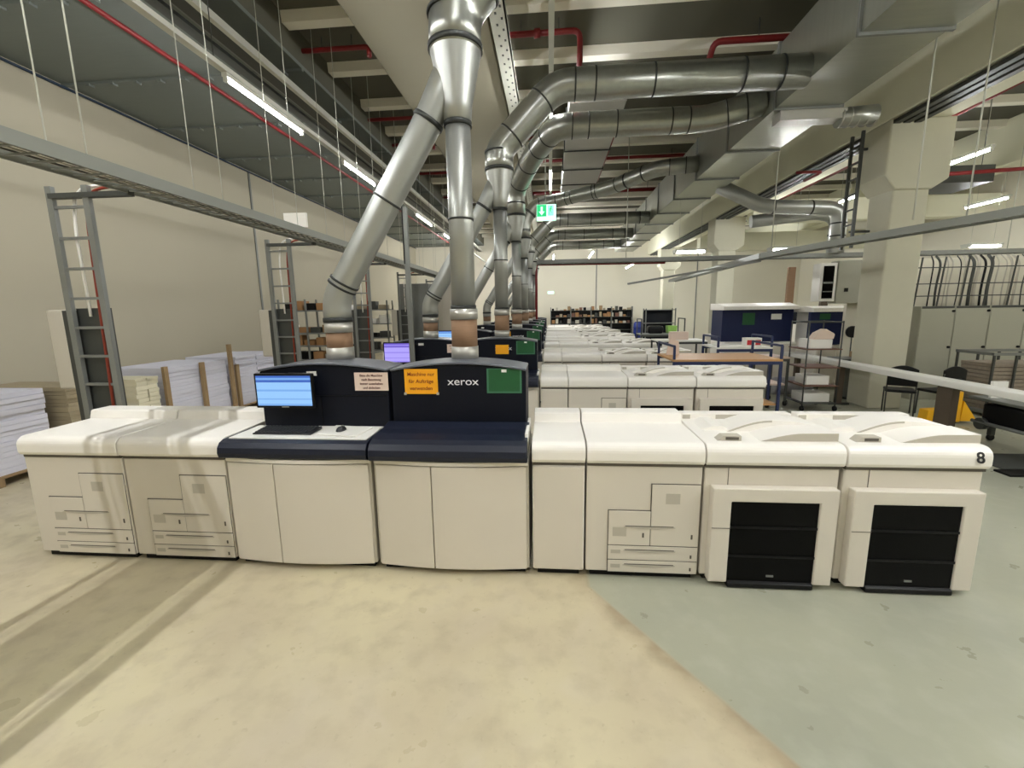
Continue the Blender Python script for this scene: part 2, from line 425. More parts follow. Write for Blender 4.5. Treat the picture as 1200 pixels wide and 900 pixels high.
def make_stacker(w, label, number=None):
    r = empty('finishing_stacker', (0, 0, 0), label, 'printer')
    MB().box(.006, w-.02, 0, DEP, .05, .88).build('body', 'door', r, .01)
    lid = MB().prism(lid_profile(False), 'x', .004, w-.004).build('lid', 'cream', r, .006)
    MB().box(.01, w-.01, -.004, DEP-.02, .88, .905).build('seam_strip', 'groove', r)
    MB().box(.165, .169, -.003, .0, .73, .88).build('panel_gap', 'groove', r)
    # protruding frame around the dark window
    fx0, fx1, wz0, wz1 = .045, w-.045, .05, .655
    wx0, wx1 = .175, w-.165
    fr = MB().prism([(fx0, .04), (wx0, .04), (wx0, wz1), (wx1, wz1), (wx1, .04), (fx1, .04), (fx1, .755), (fx0, .755)], 'y', -.075, 0).build('door_frame', 'door', r, .008)
    MB().box(fx0+.002, wx0, -.077, -.074, .455, .460).build('frame_seam', 'groove', fr)
    win = MB().box(wx0, wx1, -.060, -.045, .05, wz1).build('window', 'window', r)
    MB().box(wx0, wx1, -.068, -.055, .455, .472).box(wx0, wx1, -.068, -.055, .235, .252).build('window_bar', 'black', win)
    MB().box((wx0+wx1)/2-.02, (wx0+wx1)/2+.03, -.064, -.058, .085, .10).build('latch', 'steel', win)
    MB().prism([(-.085, 0.008), (-.085, .04), (-.065, .05), (-.02, .05), (-.02, .008)], 'x', wx0+.002, wx1-.002).build('base_scoop', 'black', r, .004)
    plinth(r, w)
    for cx in (.12, w-.12):
        for cy in (.08, DEP-.1):
            MB().tube([(cx-.015, cy, .03), (cx+.015, cy, .03)], .03, 12).build('caster', 'black', r)
    # sculpted top: curved output ramps, control recess, back ridge
    zt = 1.062
    def ramp(x0, x1, h, n=12):
        return [(x0+(x1-x0)*i/n, zt-.004+h*math.sin(PI/2*i/n)) for i in range(n+1)]
    p = ramp(.40, .70, .06)+[(w-.01, zt+.058), (w-.01, zt-.02), (.40, zt-.02)]
    MB().prism(p, 'y', .065, .30).build('output_ramp', 'cream', lid, .003)
    p = ramp(.24, .58, .095)+[(w-.18, zt+.08), (w-.01, zt+.05), (w-.01, zt-.02), (.24, zt-.02)]
    MB().prism(p, 'y', .30, .56).build('output_ramp', 'cream', lid, .003)
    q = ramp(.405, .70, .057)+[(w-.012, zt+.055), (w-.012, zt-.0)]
    MB().prism(q, 'y', .0625, .066).build('ramp_shade', 'softgrey', lid)  # grey plate puts the shade of the ramp front into colour
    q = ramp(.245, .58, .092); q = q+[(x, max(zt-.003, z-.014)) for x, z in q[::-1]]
    MB().prism(q, 'y', .2975, .3005).build('ramp_shade_line', 'softgrey', lid)  # thin grey strip paints the shade line along the rear ramp's curve
    MB().box(.30, .50, .655, .662, zt-.002, 1.108).box(.03, .09, .655, .662, zt-.002, 1.108).build('riser_shade', 'softgrey', lid)  # grey plates paint shade on the front of the back ridge
    MB().prism([(.05, zt-.01), (.16, zt+.035), (.24, zt+.035), (.30, zt-.01)], 'y', .33, .63).build('hinge_cover', 'cream', lid, .006)
    MB().box(.02, w-.02, .66, DEP, 1.03, 1.12).build('back_ridge', 'cream', lid, .008)
    MB().prism([(.10, zt-.01), (.145, zt+.03), (.27, zt+.03), (.27, zt-.01)], 'y', .07, .15).build('control_box', 'softgrey', lid, .003)
    MB().box(.16, .25, .066, .071, zt+.003, zt+.022).build('control_panel', 'groove', lid)
    if number:
        text_obj('number', number, .105, 'ink', lid, (w-.085, -.037, .985), rot=(PI/2-.25, 0, 0), bold=.002)
    return r

ORD = ['front', 'second', 'third', 'fourth', 'fifth', 'sixth', 'seventh', 'eighth']
PITCH = 3.15
Y0 = 3.09
XA, XB, XC, XD, XE, XF, XG, XH = -4.285, -3.405, -2.53, -1.34, -.135, .262, 1.095, 2.03
WA, WE, WF, WG, WH = .875, .395, .83, .93, .91

fdA = make_feeder(WA, 'paper_feeder', 'cream paper feeder cabinet with stepped drawers, leftmost unit of the front press row'); fdA.location = (XA, Y0, 0)
fdA['group'] = 'paper feeder cabinets of the press rows'
fdB = copy_tree(fdA, (XB, Y0, 0), 'cream paper feeder cabinet crossed by a striped shadow, left of the keyboard unit, front row')
for i in range(1, 6):
    copy_tree(fdA, (XB, Y0+i*PITCH, 0), 'cream paper feeder cabinet at the left end of the %s press row from the front' % ORD[i])
stn = make_station('cream print station with navy hood, blue screen and keyboard, front press row'); stn.location = (XC, Y0, 0)
prs = make_press('cream press with navy hood lettered in white, orange and green sheets on it, front row'); prs.location = (XD, Y0, 0)
trn = make_transport(WE, 'narrow cream module right of the navy-hooded press in the front row'); trn.location = (XE, Y0, 0)
fdF = make_feeder(WF, 'paper_feeder', 'cream feeder cabinet with stepped drawers between narrow module and black-windowed units, front row'); fdF.location = (XF, Y0, 0)
stG = make_stacker(WG, 'cream stacker with black window, the left one of the pair in the front row'); stG.location = (XG, Y0, 0)
stH = make_stacker(WH, 'cream stacker with black window and a black number 8, right end of front row', '8'); stH.location = (XH, Y0, 0)
stn['group'] = 'print stations of the press rows'; prs['group'] = 'navy hooded presses'; trn['group'] = 'narrow modules of the press rows'
fdF['group'] = 'paper feeder cabinets right of the presses'; stG['group'] = 'stackers of the press rows'; stH['group'] = 'stackers of the press rows'
for i in range(1, 8):
    y = Y0+i*PITCH; o_ = ORD[i]
    if i < 6: copy_tree(stn, (XC, y, 0), 'cream print station with navy hood in the %s press row from the front' % o_)
    copy_tree(prs, (XD, y, 0), 'navy hooded press in the %s press row from the front' % o_)
    copy_tree(trn, (XE, y, 0), 'narrow cream module just right of the navy press, %s row from the front' % o_)
    copy_tree(fdF, (XF, y, 0), 'cream feeder cabinet second from the press, %s row from the front' % o_)
    copy_tree(stG, (XG, y, 0), 'cream stacker with curved lid, left of its pair, %s row from the front' % o_)
    copy_tree(stG, (XH, y, 0), 'cream stacker with curved lid at the right end of the %s row from the front' % o_)

# tall white feeder box on row two
r = empty('paper_feeder', (-3.0, 7.15, 0), 'low white paper cabinet with a raised box, behind the feeder of the second row', 'printer')
MB().box(0, .9, 0, .6, 0, 1.12).build('body', 'cream', r, .02)
MB().box(.18, .9, .05, .6, 1.12, 1.34).build('raised_box', 'cream', r, .02)

# monitors
def make_monitor(label, scr='screen', w=.50, h=.30):
    r = empty('monitor', (0, 0, 0), label, 'monitor', 'screens of the print stations')
    MB().box(-w/2-.018, w/2+.018, 0, .03, -h/2-.02, h/2+.018).build('casing', 'black', r, .006)
    MB().box(-w/2, w/2, -.004, .001, -h/2, h/2).build('screen', scr, r)
    MB().box(-.05, .05, .03, .12, -.06, .06).build('mount', 'black', r)
    MB().box(-.03, .03, -.002, .0, -h/2-.014, -h/2-.008).build('badge', 'softgrey', r)
    return r
mon = make_monitor('wide screen glowing blue on the navy hood of the front row', 'screen', .46, .245); mon.location = (-2.145, 3.33, 1.385)
mon2 = make_monitor('screen glowing violet on the second press row', 'screenviolet', .40, .28); mon2.location = (-2.27, 6.39, 1.40)
mon3 = make_monitor('small blue screen on the third press row', 'screen', .46, .20); mon3.location = (-2.25, 9.54, 1.47)

# keyboard, mouse, board on the front station
kb = empty('keyboard', (-2.10, 3.26, 1.064), 'black keyboard lying on the white work surface of the front print station', 'keyboard')
MB().prism([(-.09, 0), (.09, 0), (.09, .022), (-.09, .010)], 'x', -.24, .24).build('case', 'key', kb, .003)
b = MB()
for rr in range(5):
    n = 15 if rr else 14
    for c in range(n):
        x0 = -.225+c*.030; y0 = -.078+rr*.031
        b.box(x0, x0+.025, y0, y0+.026, .012+rr*.0022, .021+rr*.0024)
b.build('keycaps', mat('keycap_black', (44, 46, 50), .5), kb)
pd = MB().box(-.17, .17, -.13, .13, 0, .012).build('mouse_board', 'white', None, .004); pd.location = (-1.63, 3.28, 1.063); pd.rotation_euler = (0, 0, -.14)
tag(pd, 'white board under the black mouse, right of the keyboard on the front station', 'board')
ms = empty('computer_mouse', (-1.66, 3.27, 1.0765), 'black computer mouse on the white board beside the keyboard', 'mouse')
b = MB(); bmesh.ops.create_uvsphere(b.bm, u_segments=16, v_segments=10, radius=1)
for v in b.bm.verts: v.co = Vector((v.co.x*.035, v.co.y*.058, max(0, v.co.z)*.034))
for f in b.bm.faces: f.smooth = True
b.build('shell', 'key', ms)
MB().tube([(-.004, .03, .026), (.004, .03, .026)], .009, 10).build('scroll_wheel', 'steel', ms)

# signs on the hoods
def sheet(name, x, y, z, w, h, m, label, cat, lines=None, tm='textred', size=.03, step=.045, group=None, clip=False):
    r = empty(name, (x, y, z), label, cat, group)
    MB().box(-w/2, w/2, 0, .003, -h/2, h/2).build('sheet', m, r)
    if lines: sign_text(r, lines, 0, -.001, h/2-step*.75, size, step, tm)
    if clip: MB().box(-.02, .02, -.006, .004, h/2-.03, h/2-.008).build('clip', 'white', r)
    return r
hy = Y0+.365
sg1 = sheet('paper_sign', -1.045, hy-.001, 1.44, .275, .205, 'orange', 'orange paper sign with red print taped to the navy hood, left of the white lettering', 'sign',
      ['Maschine nur', 'für Aufträge', 'verwenden'], 'textred', .042, .058)
MB().box(-.145, -.125, -.002, .004, -.11, -.09).box(.125, .145, -.002, .004, -.11, -.09).build('tape', 'softgrey', sg1)
sheet('paper_sign', -1.463, hy-.001, 1.44, .285, .15, 'pink', 'pale pink paper sign with four dark lines, on the hood right of the blue screen', 'sign',
      ['Bitte die Maschine', 'nach Benutzung', 'immer ausschalten', 'und abdecken'], 'textdark', .026, .034)
gs = sheet('green_sign', -.365, hy-.001, 1.445, .28, .20, 'greenedge', 'dark green board on the navy hood of the front press, right of the lettering', 'sign', clip=True, group='green boards on the press hoods')
MB().box(-.125, .125, -.0015, 0, -.085, .095).build('board', 'green', gs)
for i in range(1, 6):
    g = copy_tree(gs, (-.365, hy-.001+i*PITCH, 1.445), 'green board on the press hood of the %s row' % ORD[i])
sheet('paper_sign', -1.44, hy-.001+PITCH, 1.44, .25, .13, 'pink', 'pale paper sign on the hood of the second press row', 'sign', ['Bitte die Maschine', 'nach Benutzung', 'ausschalten'], 'textdark', .024, .034)
sheet('paper_sign', -.72, hy-.001+PITCH, 1.42, .20, .14, 'orange', 'orange paper sign on the second row hood, half behind the front duct', 'sign')
sheet('paper_sign', -1.0, hy-.001+2*PITCH, 1.44, .27, .2, 'orange', 'small orange paper sign on the hood of the third press row', 'sign')

# ------------------------------------------------------------------ exhaust ducts
def bent(path, rad=.25, n=5):
    path = [Vector(p) for p in path]; out = [path[0]]
    for i in range(1, len(path)-1):
        a, p, c = path[i-1], path[i], path[i+1]
        d1 = (a-p); d2 = (c-p); t = min(rad, d1.length*.49, d2.length*.49)
        s, e = p+d1.normalized()*t, p+d2.normalized()*t
        for k in range(n+1):
            u = k/n; out.append(s*(1-u)**2+p*2*u*(1-u)+e*u*u)
    out.append(path[-1]); return out
def ring(b, c, d, r, w=.018):
    c = Vector(c); d = Vector(d).normalized()
    MB().tube([c-d*w, c+d*w], r+.008, 24).build('clamp_ring', b[1], b[0])
def make_exhaust(label, upper, ru=.205):
    """local origin: floor point below the press outlet at (XV, YV)"""
    r = empty('exhaust_duct', (0, 0, 0), label, 'duct', 'exhaust ducts rising from the presses')
    def stack(x, bands):
        MB().tube([(x, 0, 1.59), (x, 0, 1.70)], .118, 24).build('collar', 'collar', r)
        MB().tube([(x, 0, 1.69), (x, 0, bands)], .112, 24).build('hose', 'brown', r)
        MB().tube([(x, 0, bands), (x, 0, bands+.09)], .120, 24).build('collar', 'collar', r)
    stack(0, 1.93); stack(-1.13, 1.83)
    MB().tube([(0, 0, 2.02), (0, 0, 3.48)], .102, 24).build('riser_pipe', 'duct', r)
    MB().tube([(0, 0, 3.48), (0, 0, 3.62), (.0, 0, 4.0), (.0, 0, 4.04)], [.108, .12, .20, .205], 24).build('cone', 'duct', r)
    p = bent([(-1.13, 0, 1.92), (-1.13, 0, 2.12), (-.22, 0, 3.55), (-.03, 0, 3.93)], .14)
    MB().tube(p, .118, 24).build('branch_pipe', 'duct', r)
    b = (r, 'ring')
    ring(b, (-1.13, 0, 1.94), (0, 0, 1), .118); ring(b, (-1.07, 0, 2.225), (.91, 0, 1.43), .120, .009); ring(b, (-1.045, 0, 2.26), (.91, 0, 1.43), .120, .009)
    ring(b, (-.62, 0, 2.92), (.91, 0, 1.43), .120, .009); ring(b, (-.24, 0, 3.52), (.91, 0, 1.43), .120)
    ring(b, (0, 0, 2.03), (0, 0, 1), .102); ring(b, (0, 0, 3.48), (0, 0, 1), .106); ring(b, (0, 0, 4.03), (0, 0, 1), .207, .02)
    ring(b, (0, 0, 2.75), (0, 0, 1), .100, .008)
    up = bent([(0, 0, 4.0)]+upper, .24)
    MB().tube(up, ru, 28).build('upper_pipe', 'ductlight', r)
    b = (r, 'ring')
    pts = [Vector((0, 0, 4.0))]+[Vector(q) for q in upper]
    for a, c in zip(pts, pts[1:]):
        L = (c-a).length; d = (c-a)/L
        for t in ((.27, L-.27) if L < 1.2 else (.27, .55, L*.4, L*.75, L-.35)):
            if 0 < t < L: ring(b, a+d*t, d, ru, .011)
    return r
XV = -.74
up_std = [(0, 0, 4.3), (.82, 0, 5.12), (4.18, 0, 5.12)]
YV = [Y0+.70, Y0+PITCH+.60, Y0+2*PITCH+.62, Y0+3*PITCH+.62, Y0+4*PITCH+.62, Y0+5*PITCH+.62, Y0+6*PITCH+.62]
d1 = make_exhaust('silver exhaust duct with a slanting branch rising from the front press row', up_std); d1.location = (XV, YV[0], 0)
copy_tree(d1, (XV, YV[1], 0), 'silver exhaust duct rising from the second press row and turning right under the ceiling')
d3 = make_exhaust('silver exhaust duct rising from the third press row', [(0, 0, 4.55), (.42, -.9, 4.95), (.85, -1.75, 5.12), (3.4, -1.75, 5.12), (4.18, -2.0, 5.25)]); d3.location = (XV, YV[2], 0)
d4 = make_exhaust('silver exhaust duct rising from the fourth press row, running slantwise to the big duct', [(0, 0, 4.5), (.35, 0, 4.95), (.7, 0, 5.0), (2.3, -.7, 5.15), (3.3, -1.7, 5.3), (4.18, -1.9, 5.3)], .18); d4.location = (XV, YV[3], 0)
for i in (4, 5, 6):
    copy_tree(d1, (XV, YV[i], 0), 'silver exhaust duct rising from the %s press row' % ORD[i])

# big rectangular duct
bd = empty('rectangular_duct', (0, 0, 0), 'large rectangular galvanised duct running the length of the hall under the ceiling', 'duct')
MB().box(3.42, 4.36, YN+1, 24.5, 4.97, 5.85).build('duct_body', 'ductflat', bd)
y = .2
while y < 24:
    MB().box(3.39, 4.39, y-.02, y+.02, 4.94, 5.88).build('flange', 'steel', bd); y += 1.85
sp = empty('duct_spur', (0, 0, 0), 'short round silver duct stub sticking out right below the rectangular duct', 'duct')
MB().box(3.5, 4.46, 7.6, 7.86, 4.80, 4.94).build('flat_duct', 'collar', sp)
MB().tube([(4.40, 7.73, 4.84), (4.92, 7.70, 4.86)], .135, 24).build('round_stub', 'ductlight', sp)
b = (sp, 'collar')
for x in (4.42, 4.54, 4.66, 4.78, 4.90): ring(b, (x, 7.73, 4.845), (1, 0, 0), .137, .008)
# flat duct crossing behind
fl = empty('rectangular_duct', (0, 0, 0), 'flat silver duct lying high between the exhaust ducts and the big duct', 'duct')
MB().box(.35, 1.35, 8.6, 15.0, 5.62, 5.95).build('duct_body', 'collar', fl)
for y in (9.6, 11.0, 12.4, 13.8): MB().box(.32, 1.38, y-.02, y+.02, 5.60, 5.97).build('flange', 'ring', fl)
# silver duct of the right bay
sd = empty('exhaust_duct', (0, 0, 0), 'silver duct crossing the right main beam and dropping down beside the wall', 'duct')
MB().tube(bent([(4.3, 12.3, 5.05), (5.3, 12.0, 4.45), (6.5, 12.0, 4.4), (7.1, 12.0, 4.35), (7.1, 12.0, 3.3)], .3), .17, 24).build('pipe', 'duct', sd)
MB().tube(bent([(5.6, 13.4, 4.35), (7.3, 13.2, 4.5), (7.75, 13.2, 4.35), (7.75, 13.2, 3.3)], .25), .17, 24).build('pipe', 'duct', sd)
b = (sd, 'ring')
for p in ((7.1, 12, 4.0), (7.1, 12, 3.7), (7.75, 13.2, 3.9)): ring(b, p, (0, 0, 1), .17)
ring(b, (5.5, 12, 4.44), (1, 0, 0), .17); ring(b, (6.4, 12, 4.40), (1, 0, 0), .17)

# ------------------------------------------------------------------ lamps
LK = 1.0
def lamp(x, y0, y1, z, label, watts=60, group='ceiling tubes', axis='y', w=.06, wires=True):
    """strip fitting with its tube; long side along y (or x)"""
    r = empty('strip_lamp', ((x, (y0+y1)/2, z) if axis == 'y' else ((y0+y1)/2, x, z)), label, 'lamp', group)
    h = (y1-y0)/2
    k = w/.06
    if axis == 'y':
        MB().box(-.035, .035, -h, h, .0, .05).build('housing', 'fixture', r)
        MB().tube([(0, -h+.03, -.035), (0, h-.03, -.035)], .009, 8).build('tube', 'tube', r)
        for q in (-h+.02, h-.02): MB().box(-.02, .02, q-.02, q+.02, -.06, 0).build('end_cap', 'fixture', r)
    else:
        MB().box(-h, h, -.16, .16, .0, .05).build('housing', 'fixture', r)
        for yy in (-.08, .08): MB().tube([(-h+.03, yy, -.035), (h-.03, yy, -.035)], .009, 8).build('tube', 'tube', r)
        for q in (-h+.02, h-.02): MB().box(q-.02, q+.02, -.14, .14, -.06, 0).build('end_cap', 'fixture', r)
    if wires:
        tz = 5.24 if 5.9 < x < 7.1 and axis == 'y' else 5.5 if 11.5 < x < 12.4 else 6.02 if x < -4.1 else 6.2 if -2.95 < x < -.85 else 4.97 if 3.4 < x < 4.4 else ROOF
        if axis == 'x': tz = 4.97 if y1 < 4.5 else 5.24 if y1 < 7.2 else 5.5
        for q in (-h*.7, h*.7):
            p = (0, q) if axis == 'y' else (q, 0)
            MB().tube([(p[0], p[1], .05), (p[0], p[1], tz-z)], .004, 6).build('suspension_wire', 'rod', r)
    return r
XL, ZL = -4.0, 4.90
for y0, y1, w_, t in ((-3.4, -1.0, 60, 'behind the viewer over the left aisle'), (-.95, 1.55, 70, 'over the left aisle beside the front press row'), (1.6, 4.1, 60, 'over the left aisle just outside the view'),
                      (5.65, 7.4, 60, 'brightest on the left light rail, nearest'), (8.8, 10.4, 60, 'second lit one along the left light rail'), (13.5, 15.3, 60, 'third lit one along the left light rail'), (17.0, 18.6, 60, 'last lit one at the far end of the left rail')):
    lamp(XL, y0, y1, ZL, 'lit tube lamp, '+t, w_, wires=False)
for y0, y1, w_, t in ((-3.6, -1.2, 130, 'over the viewer'), (-.6, .9, 110, 'over the viewer, a little ahead'), (1.5, 3.6, 110, 'over the front floor'), (8.0, 9.6, 80, 'on the middle light rail'), (13, 15, 80, 'on the middle light rail, farther back'), (19.5, 21.5, 80, 'on the middle light rail, far back')):
    lamp(.02, y0, y1, 5.82, 'lit tube lamp '+t, w_, wires=False)
for x, y0, y1, z, w_, t in ((7.9, -2.5, 0, 4.76, 60, 'over the right aisle behind the viewer'), (4.75, .2, 2.6, 4.6, 60, 'over the right aisle outside the view'), (7.9, 9.15, 10.2, 4.76, 45, 'right of the nearest column'), (7.75, 12.5, 13.2, 4.76, 40, 'seen left of the nearest column, upper one'),
                         (7.7, 14.4, 15.5, 4.76, 45, 'seen left of the nearest column, lower one'), (12.0, 13.2, 14.5, 4.76, 60, 'far right, below the upper one'),
                         (13.2, 7.5, 9.5, 4.7, 60, 'over the right wall side'), (2.2, 23.2, 26, 4.9, 130, 'in front of the far wall'), (8.2, 23, 26, 4.6, 110, 'before the far wall right of the shelf'), (-5.2, 23.8, 26.8, 5.6, 60, 'before the far left corner'), (5.35, -3.4, -1.0, 4.9, 60, 'added as fill beside the big duct behind the viewer'), (5.35, .6, 3.4, 4.9, 60, 'added as fill beside the big duct outside the view'), (9.6, 3.4, 6.0, 4.7, 60, 'added as fill far right outside the view, nearer one'), (9.6, .0, 2.4, 4.7, 60, 'added as fill far right outside the view, nearest one'), (4.3, 23.6, 26.2, 4.3, 60, 'added as fill before the far wall near the blue barrel'), (.2, 24.2, 26.4, 4.9, 60, 'added as fill before the left end of the far shelf'), (-2.6, 23.6, 26.2, 5.2, 60, 'added as fill before the far wall left of the shelf')):  # from the duct-side pair on: fill lamps added for beam, column and far wall
    lamp(x, y0, y1, z, 'lit tube lamp '+t, w_)
for x0, x1, yy, z, t in ((3.55, 4.4, 13.4, 3.6, 'left of the second column'), (6.25, 7.1, 13.6, 3.62, 'right of the second column'), (11.75, 12.6, 14.0, 3.62, 'above the grey cabinets')):
    lamp(yy, x0, x1, z, 'wide bright lamp hanging '+t, 45, 'wide lamps of the right bay', 'x', .22)

# light rails and trunking
def rail(name, x, z, w, h, m, label, y0=YN+.1, y1=YF-.2, cat='rail'):
    top = 6.06 if x < -4.16 else ROOF
    if -2.9 < x < -.9: top = 6.2
    o = empty(name, (x, y0, z), label, cat)
    MB().box(-w/2, w/2, 0, y1-y0, 0, h).build('rail', m, o)
    y = .8
    while y < y1-y0:
        MB().tube([(0, y, h), (0, y, top-z)], .006, 6).build('hanger', 'steeldark', o); y += 4.8
    return o
rail('light_rail', XL, ZL+.052, .09, .06, 'fixture', 'long pale rail carrying the tube lamps above the left aisle')
rail('light_rail', .02, 5.872, .08, .06, 'rod', 'long white rail carrying tube lamps above the middle of the press rows')
rail('cable_trunking', -4.86, 5.80, .16, .05, 'steeldark', 'dark cable trunking right beside the left light rail')
rail('cable_trunking', -4.52, 5.72, .10, .12, 'steel', 'grey steel trunking, second right of the left light rail')
rail('cable_trunking', -4.25, 5.66, .07, .10, 'fixture', 'pale edged steel channel, third right of the left light rail')
rail('cable_trunking', -4.38, 5.66, .18, .03, 'steeldark', 'dark flat channel under the ceiling between the steel trunkings')
def pipe(path, r, label, cat='pipe', m='red', group=None, name='sprinkler_pipe', joints=(), hang=6.5):
    o = empty(name, path[0], label, cat, group)
    q = [Vector(p)-Vector(path[0]) for p in path]
    MB().tube(bent(q, .12, 4), r, 12).build('pipe', m, o)
    for a_, c_ in zip(path, path[1:]):
        a_, c_ = Vector(a_), Vector(c_)
        if abs(c_.z-a_.z) < .3 and (c_-a_).length > 1.0 and hang:
            for t in (.3, .75):
                p_ = a_.lerp(c_, t)-Vector(path[0]); MB().tube([p_, (p_.x, p_.y, hang-path[0][2])], .007, 6).build('hanger', 'steeldark', o)
    for j in joints:
        a = Vector(j)-Vector(path[0])
        MB().tube([a+Vector((-.05, 0, 0)), a+Vector((.05, 0, 0))], r*1.5, 12).build('joint', m, o)
    return o
pipe([(-5.83, YN+.1, 5.91), (-5.83, YF-.2, 5.91)], .035, 'long dark red pipe under the grey sheet ceiling beside the left light rail', hang=6.06)
k = 4.3/3.5
for X0, X1, y, t in ((-4.1, -2.96, 7.8, 'nearest'), (-4.1, -3.0, 10.5, 'second'), (-4.1, -3.0, 12.05, 'third'), (-4.1, -3.0, 14.5, 'fourth'), (-4.1, -3.0, 17.5, 'fifth')):
    pipe([(X0, y, 6.3), (X1, y, 6.3), (X1, y, 6.15)], .04, 'red pipe stub between trunking and the wide beam, %s from the viewer' % t, group='red pipe stubs left of the wide beam')
pipe([(-.85, 7.75, 6.3), (.47, 7.75, 6.3), (.47, 7.75, 5.85), (.47, 8.6, 5.85)], .045, 'red pipe with an elbow right of the wide beam, behind the white rail', joints=((-.2, 7.75, 6.3),))
pipe([(2.6, 8.5, 5.75), (2.62, 8.1, 6.2), (4.9, 8.1, 6.2)], .05, 'red pipe bending down above the round duct near the big rectangular duct')
pipe([(-.8, 12.0, 6.3), (4.9, 12.0, 6.3)], .045, 'red pipe crossing the hall behind the second round duct')
pipe([(-.8, 13.8, 6.3), (4.9, 13.8, 6.3)], .045, 'thin red pipe crossing the hall, farther than the one behind the second round duct')
pipe([(1.55, 11.0, 6.2), (1.55, 16.0, 6.2)], .045, 'red pipe running lengthwise beside the flat silver duct')
pipe([(-.8, 17.0, 6.2), (4.9, 17.0, 6.2)], .06, 'dark red pipe above the far horizontal ducts')
pipe([(7.2, 7.0, 5.4), (7.35, 9.5, 5.4), (7.35, 16.0, 5.4)], .05, 'red pipe of the right bay running above the tube lamps')
pipe([(7.1, 11.0, 4.75), (14.5, 11.0, 5.0)], .04, 'thin red pipe crossing the right bay')
pipe([(5.4, 10.8, 4.9), (5.95, 10.8, 4.9), (5.95, 11.5, 4.9)], .03, 'short dark red pipe left of the nearest column')
pipe([(-.62, 20.3, 0), (-.62, 20.3, 4.02), (5.0, 20.3, 3.98)], .07, 'dark red pipe standing behind the far presses and turning right at the top', hang=None)
tag(MB().box(9.0, 11.0, 12.6, 13.8, 5.0, 5.4).build('air_unit', 'steeldark'), 'dark grey ventilation box under the ceiling right of the nearest column', 'ventilation unit')

# perforated white tray along the wide beam
b = MB().box(-.86, -.62, YN+.2, YF-.4, 6.12, 6.16); b.box(-.64, -.62, YN+.2, YF-.4, 6.12, 6.22)
pt = b.build('cable_tray', 'rod'); tag(pt, 'white perforated cable tray running along the right side of the wide beam', 'cable tray')
b = MB()
y = 3.5
while y < 20: b.box(-.78, -.75, y, y+.05, 6.116, 6.121); b.box(-.70, -.67, y+.12, y+.17, 6.116, 6.121); y += .26
tag(b.build('perforations', 'steeldark', pt), kind='stuff')

# ladder cable tray over the left aisle
def ladder_tray(name, pts, w, label, h=.07, step=.25, side='tray', cables=3, group=None):
    r = empty(name, pts[0], label, 'cable tray', group); O = Vector(pts[0])
    for a, c in zip(pts, pts[1:]):
        a = Vector(a)-O; c = Vector(c)-O; d = (c-a); L = d.length; d.normalize(); n = Vector((d.y, -d.x, 0)).normalized() if abs(d.z) < .9 else Vector((0, 1, 0))
        for s in (-1, 1):
            MB().bar(a+n*s*w/2, c+n*s*w/2, .018, h).build('side_rail', side, r)
        t = .1; nr = int((L-.1)/step)+1; b = MB()
        while t < L:
            p = a+d*t; e0, e1 = p-n*w/2+Vector((0, 0, -h*.3)), p+n*w/2+Vector((0, 0, -h*.3)); t += step
            if nr <= 100: MB().bar(e0, e1, .028, .014).build('rung', side, r)
            else: b.bar(e0, e1, .022, .012)
        if nr > 100: tag(b.build('rungs', side, r), kind='stuff')
        else: b.bm.free()
        if cables == 9: offs = [-.141, -.11, -.088, -.066, -.044, -.022, 0, .022, .044, .066, .088, .11, .141]
        else: offs = [(-.35+.7*k/max(1, cables-1))*w for k in range(cables)]
        for k, off in enumerate(offs):
            path = [a+d*(L*i/30)+n*(off+.006*random.uniform(-1, 1))+Vector((0, 0, -.005+.012*random.random())) for i in range(31)]
            MB().tube(path, .005 if abs(off) > .12 and cables == 9 else .012, 6).build('cable', ('white', 'softgrey', 'steeldark')[k % 3], r)
    return r
lt = ladder_tray('cable_tray', [(-3.67, -3.5, 3.16), (-3.67, 22, 3.16)], .36, 'long horizontal cable tray hung over the left aisle', .10, .16, 'tray', 9)
for i, y in enumerate((3.3, 4.72, 6.15, 7.6, 9.05, 10.5, 12, 13.5, 15, 16.5, 18)):
    for s in (-.16, .16):
        o = MB().tube([(-3.67+s, y, 3.2), (-3.67+s, y, ROOF-.03)], .006 if y < 4 else .0045, 6).build('hanger_rod', 'rod')
        tag(o, 'thin rod of the left cable tray, %s side, %s from the viewer' % ('aisle' if s > 0 else 'wall', NUM[i]), 'rod', 'rods of the left cable tray')

# vertical ladder masts with switch boxes
def make_mast(label):
    r = empty('cable_ladder', (0, 0, 0), label, 'cable ladder', 'upright cable ladders of the left aisle')
    for x in (0, .37):
        MB().box(x-.03, x+.03, -.02, .02, 0, 3.2).build('upright', 'steel', r)
    for k in range(11): MB().box(.02, .34, -.012, .012, .2+k*.28, .225+k*.28).build('rung', 'steel', r)
    MB().box(0, .82, -.03, .03, 3.09, 3.135).build('top_arm', 'steeldark', r)
    MB().box(.0, .34, .05, .09, .8, 2.08).build('back_plate', 'steeldark', r)
    MB().box(-.10, .0, .0, .34, .9, 2.06).build('side_plate', 'steeldark', r)
    MB().box(-.28, -.10, .0, .30, 1.28, 2.07).build('switch_box', 'softgrey', r, .02)
    MB().tube(bent([(.70, .06, 3.22), (.2, .05, 3.2), (.16, .03, 2.85), (.17, .03, 2.0)], .2), .013, 8).build('white_cable', 'white', r)
    MB().tube(bent([(.70, .06, 3.22), (.33, .05, 3.16), (.30, .03, 2.9), (.29, -.025, .3)], .15), .014, 8).build('red_cable', 'cablered', r)
    return r
ms0 = make_mast('tall grey cable ladder with a pale switch box, behind the leftmost feeder'); ms0.location = (-4.66, 3.97, 0)
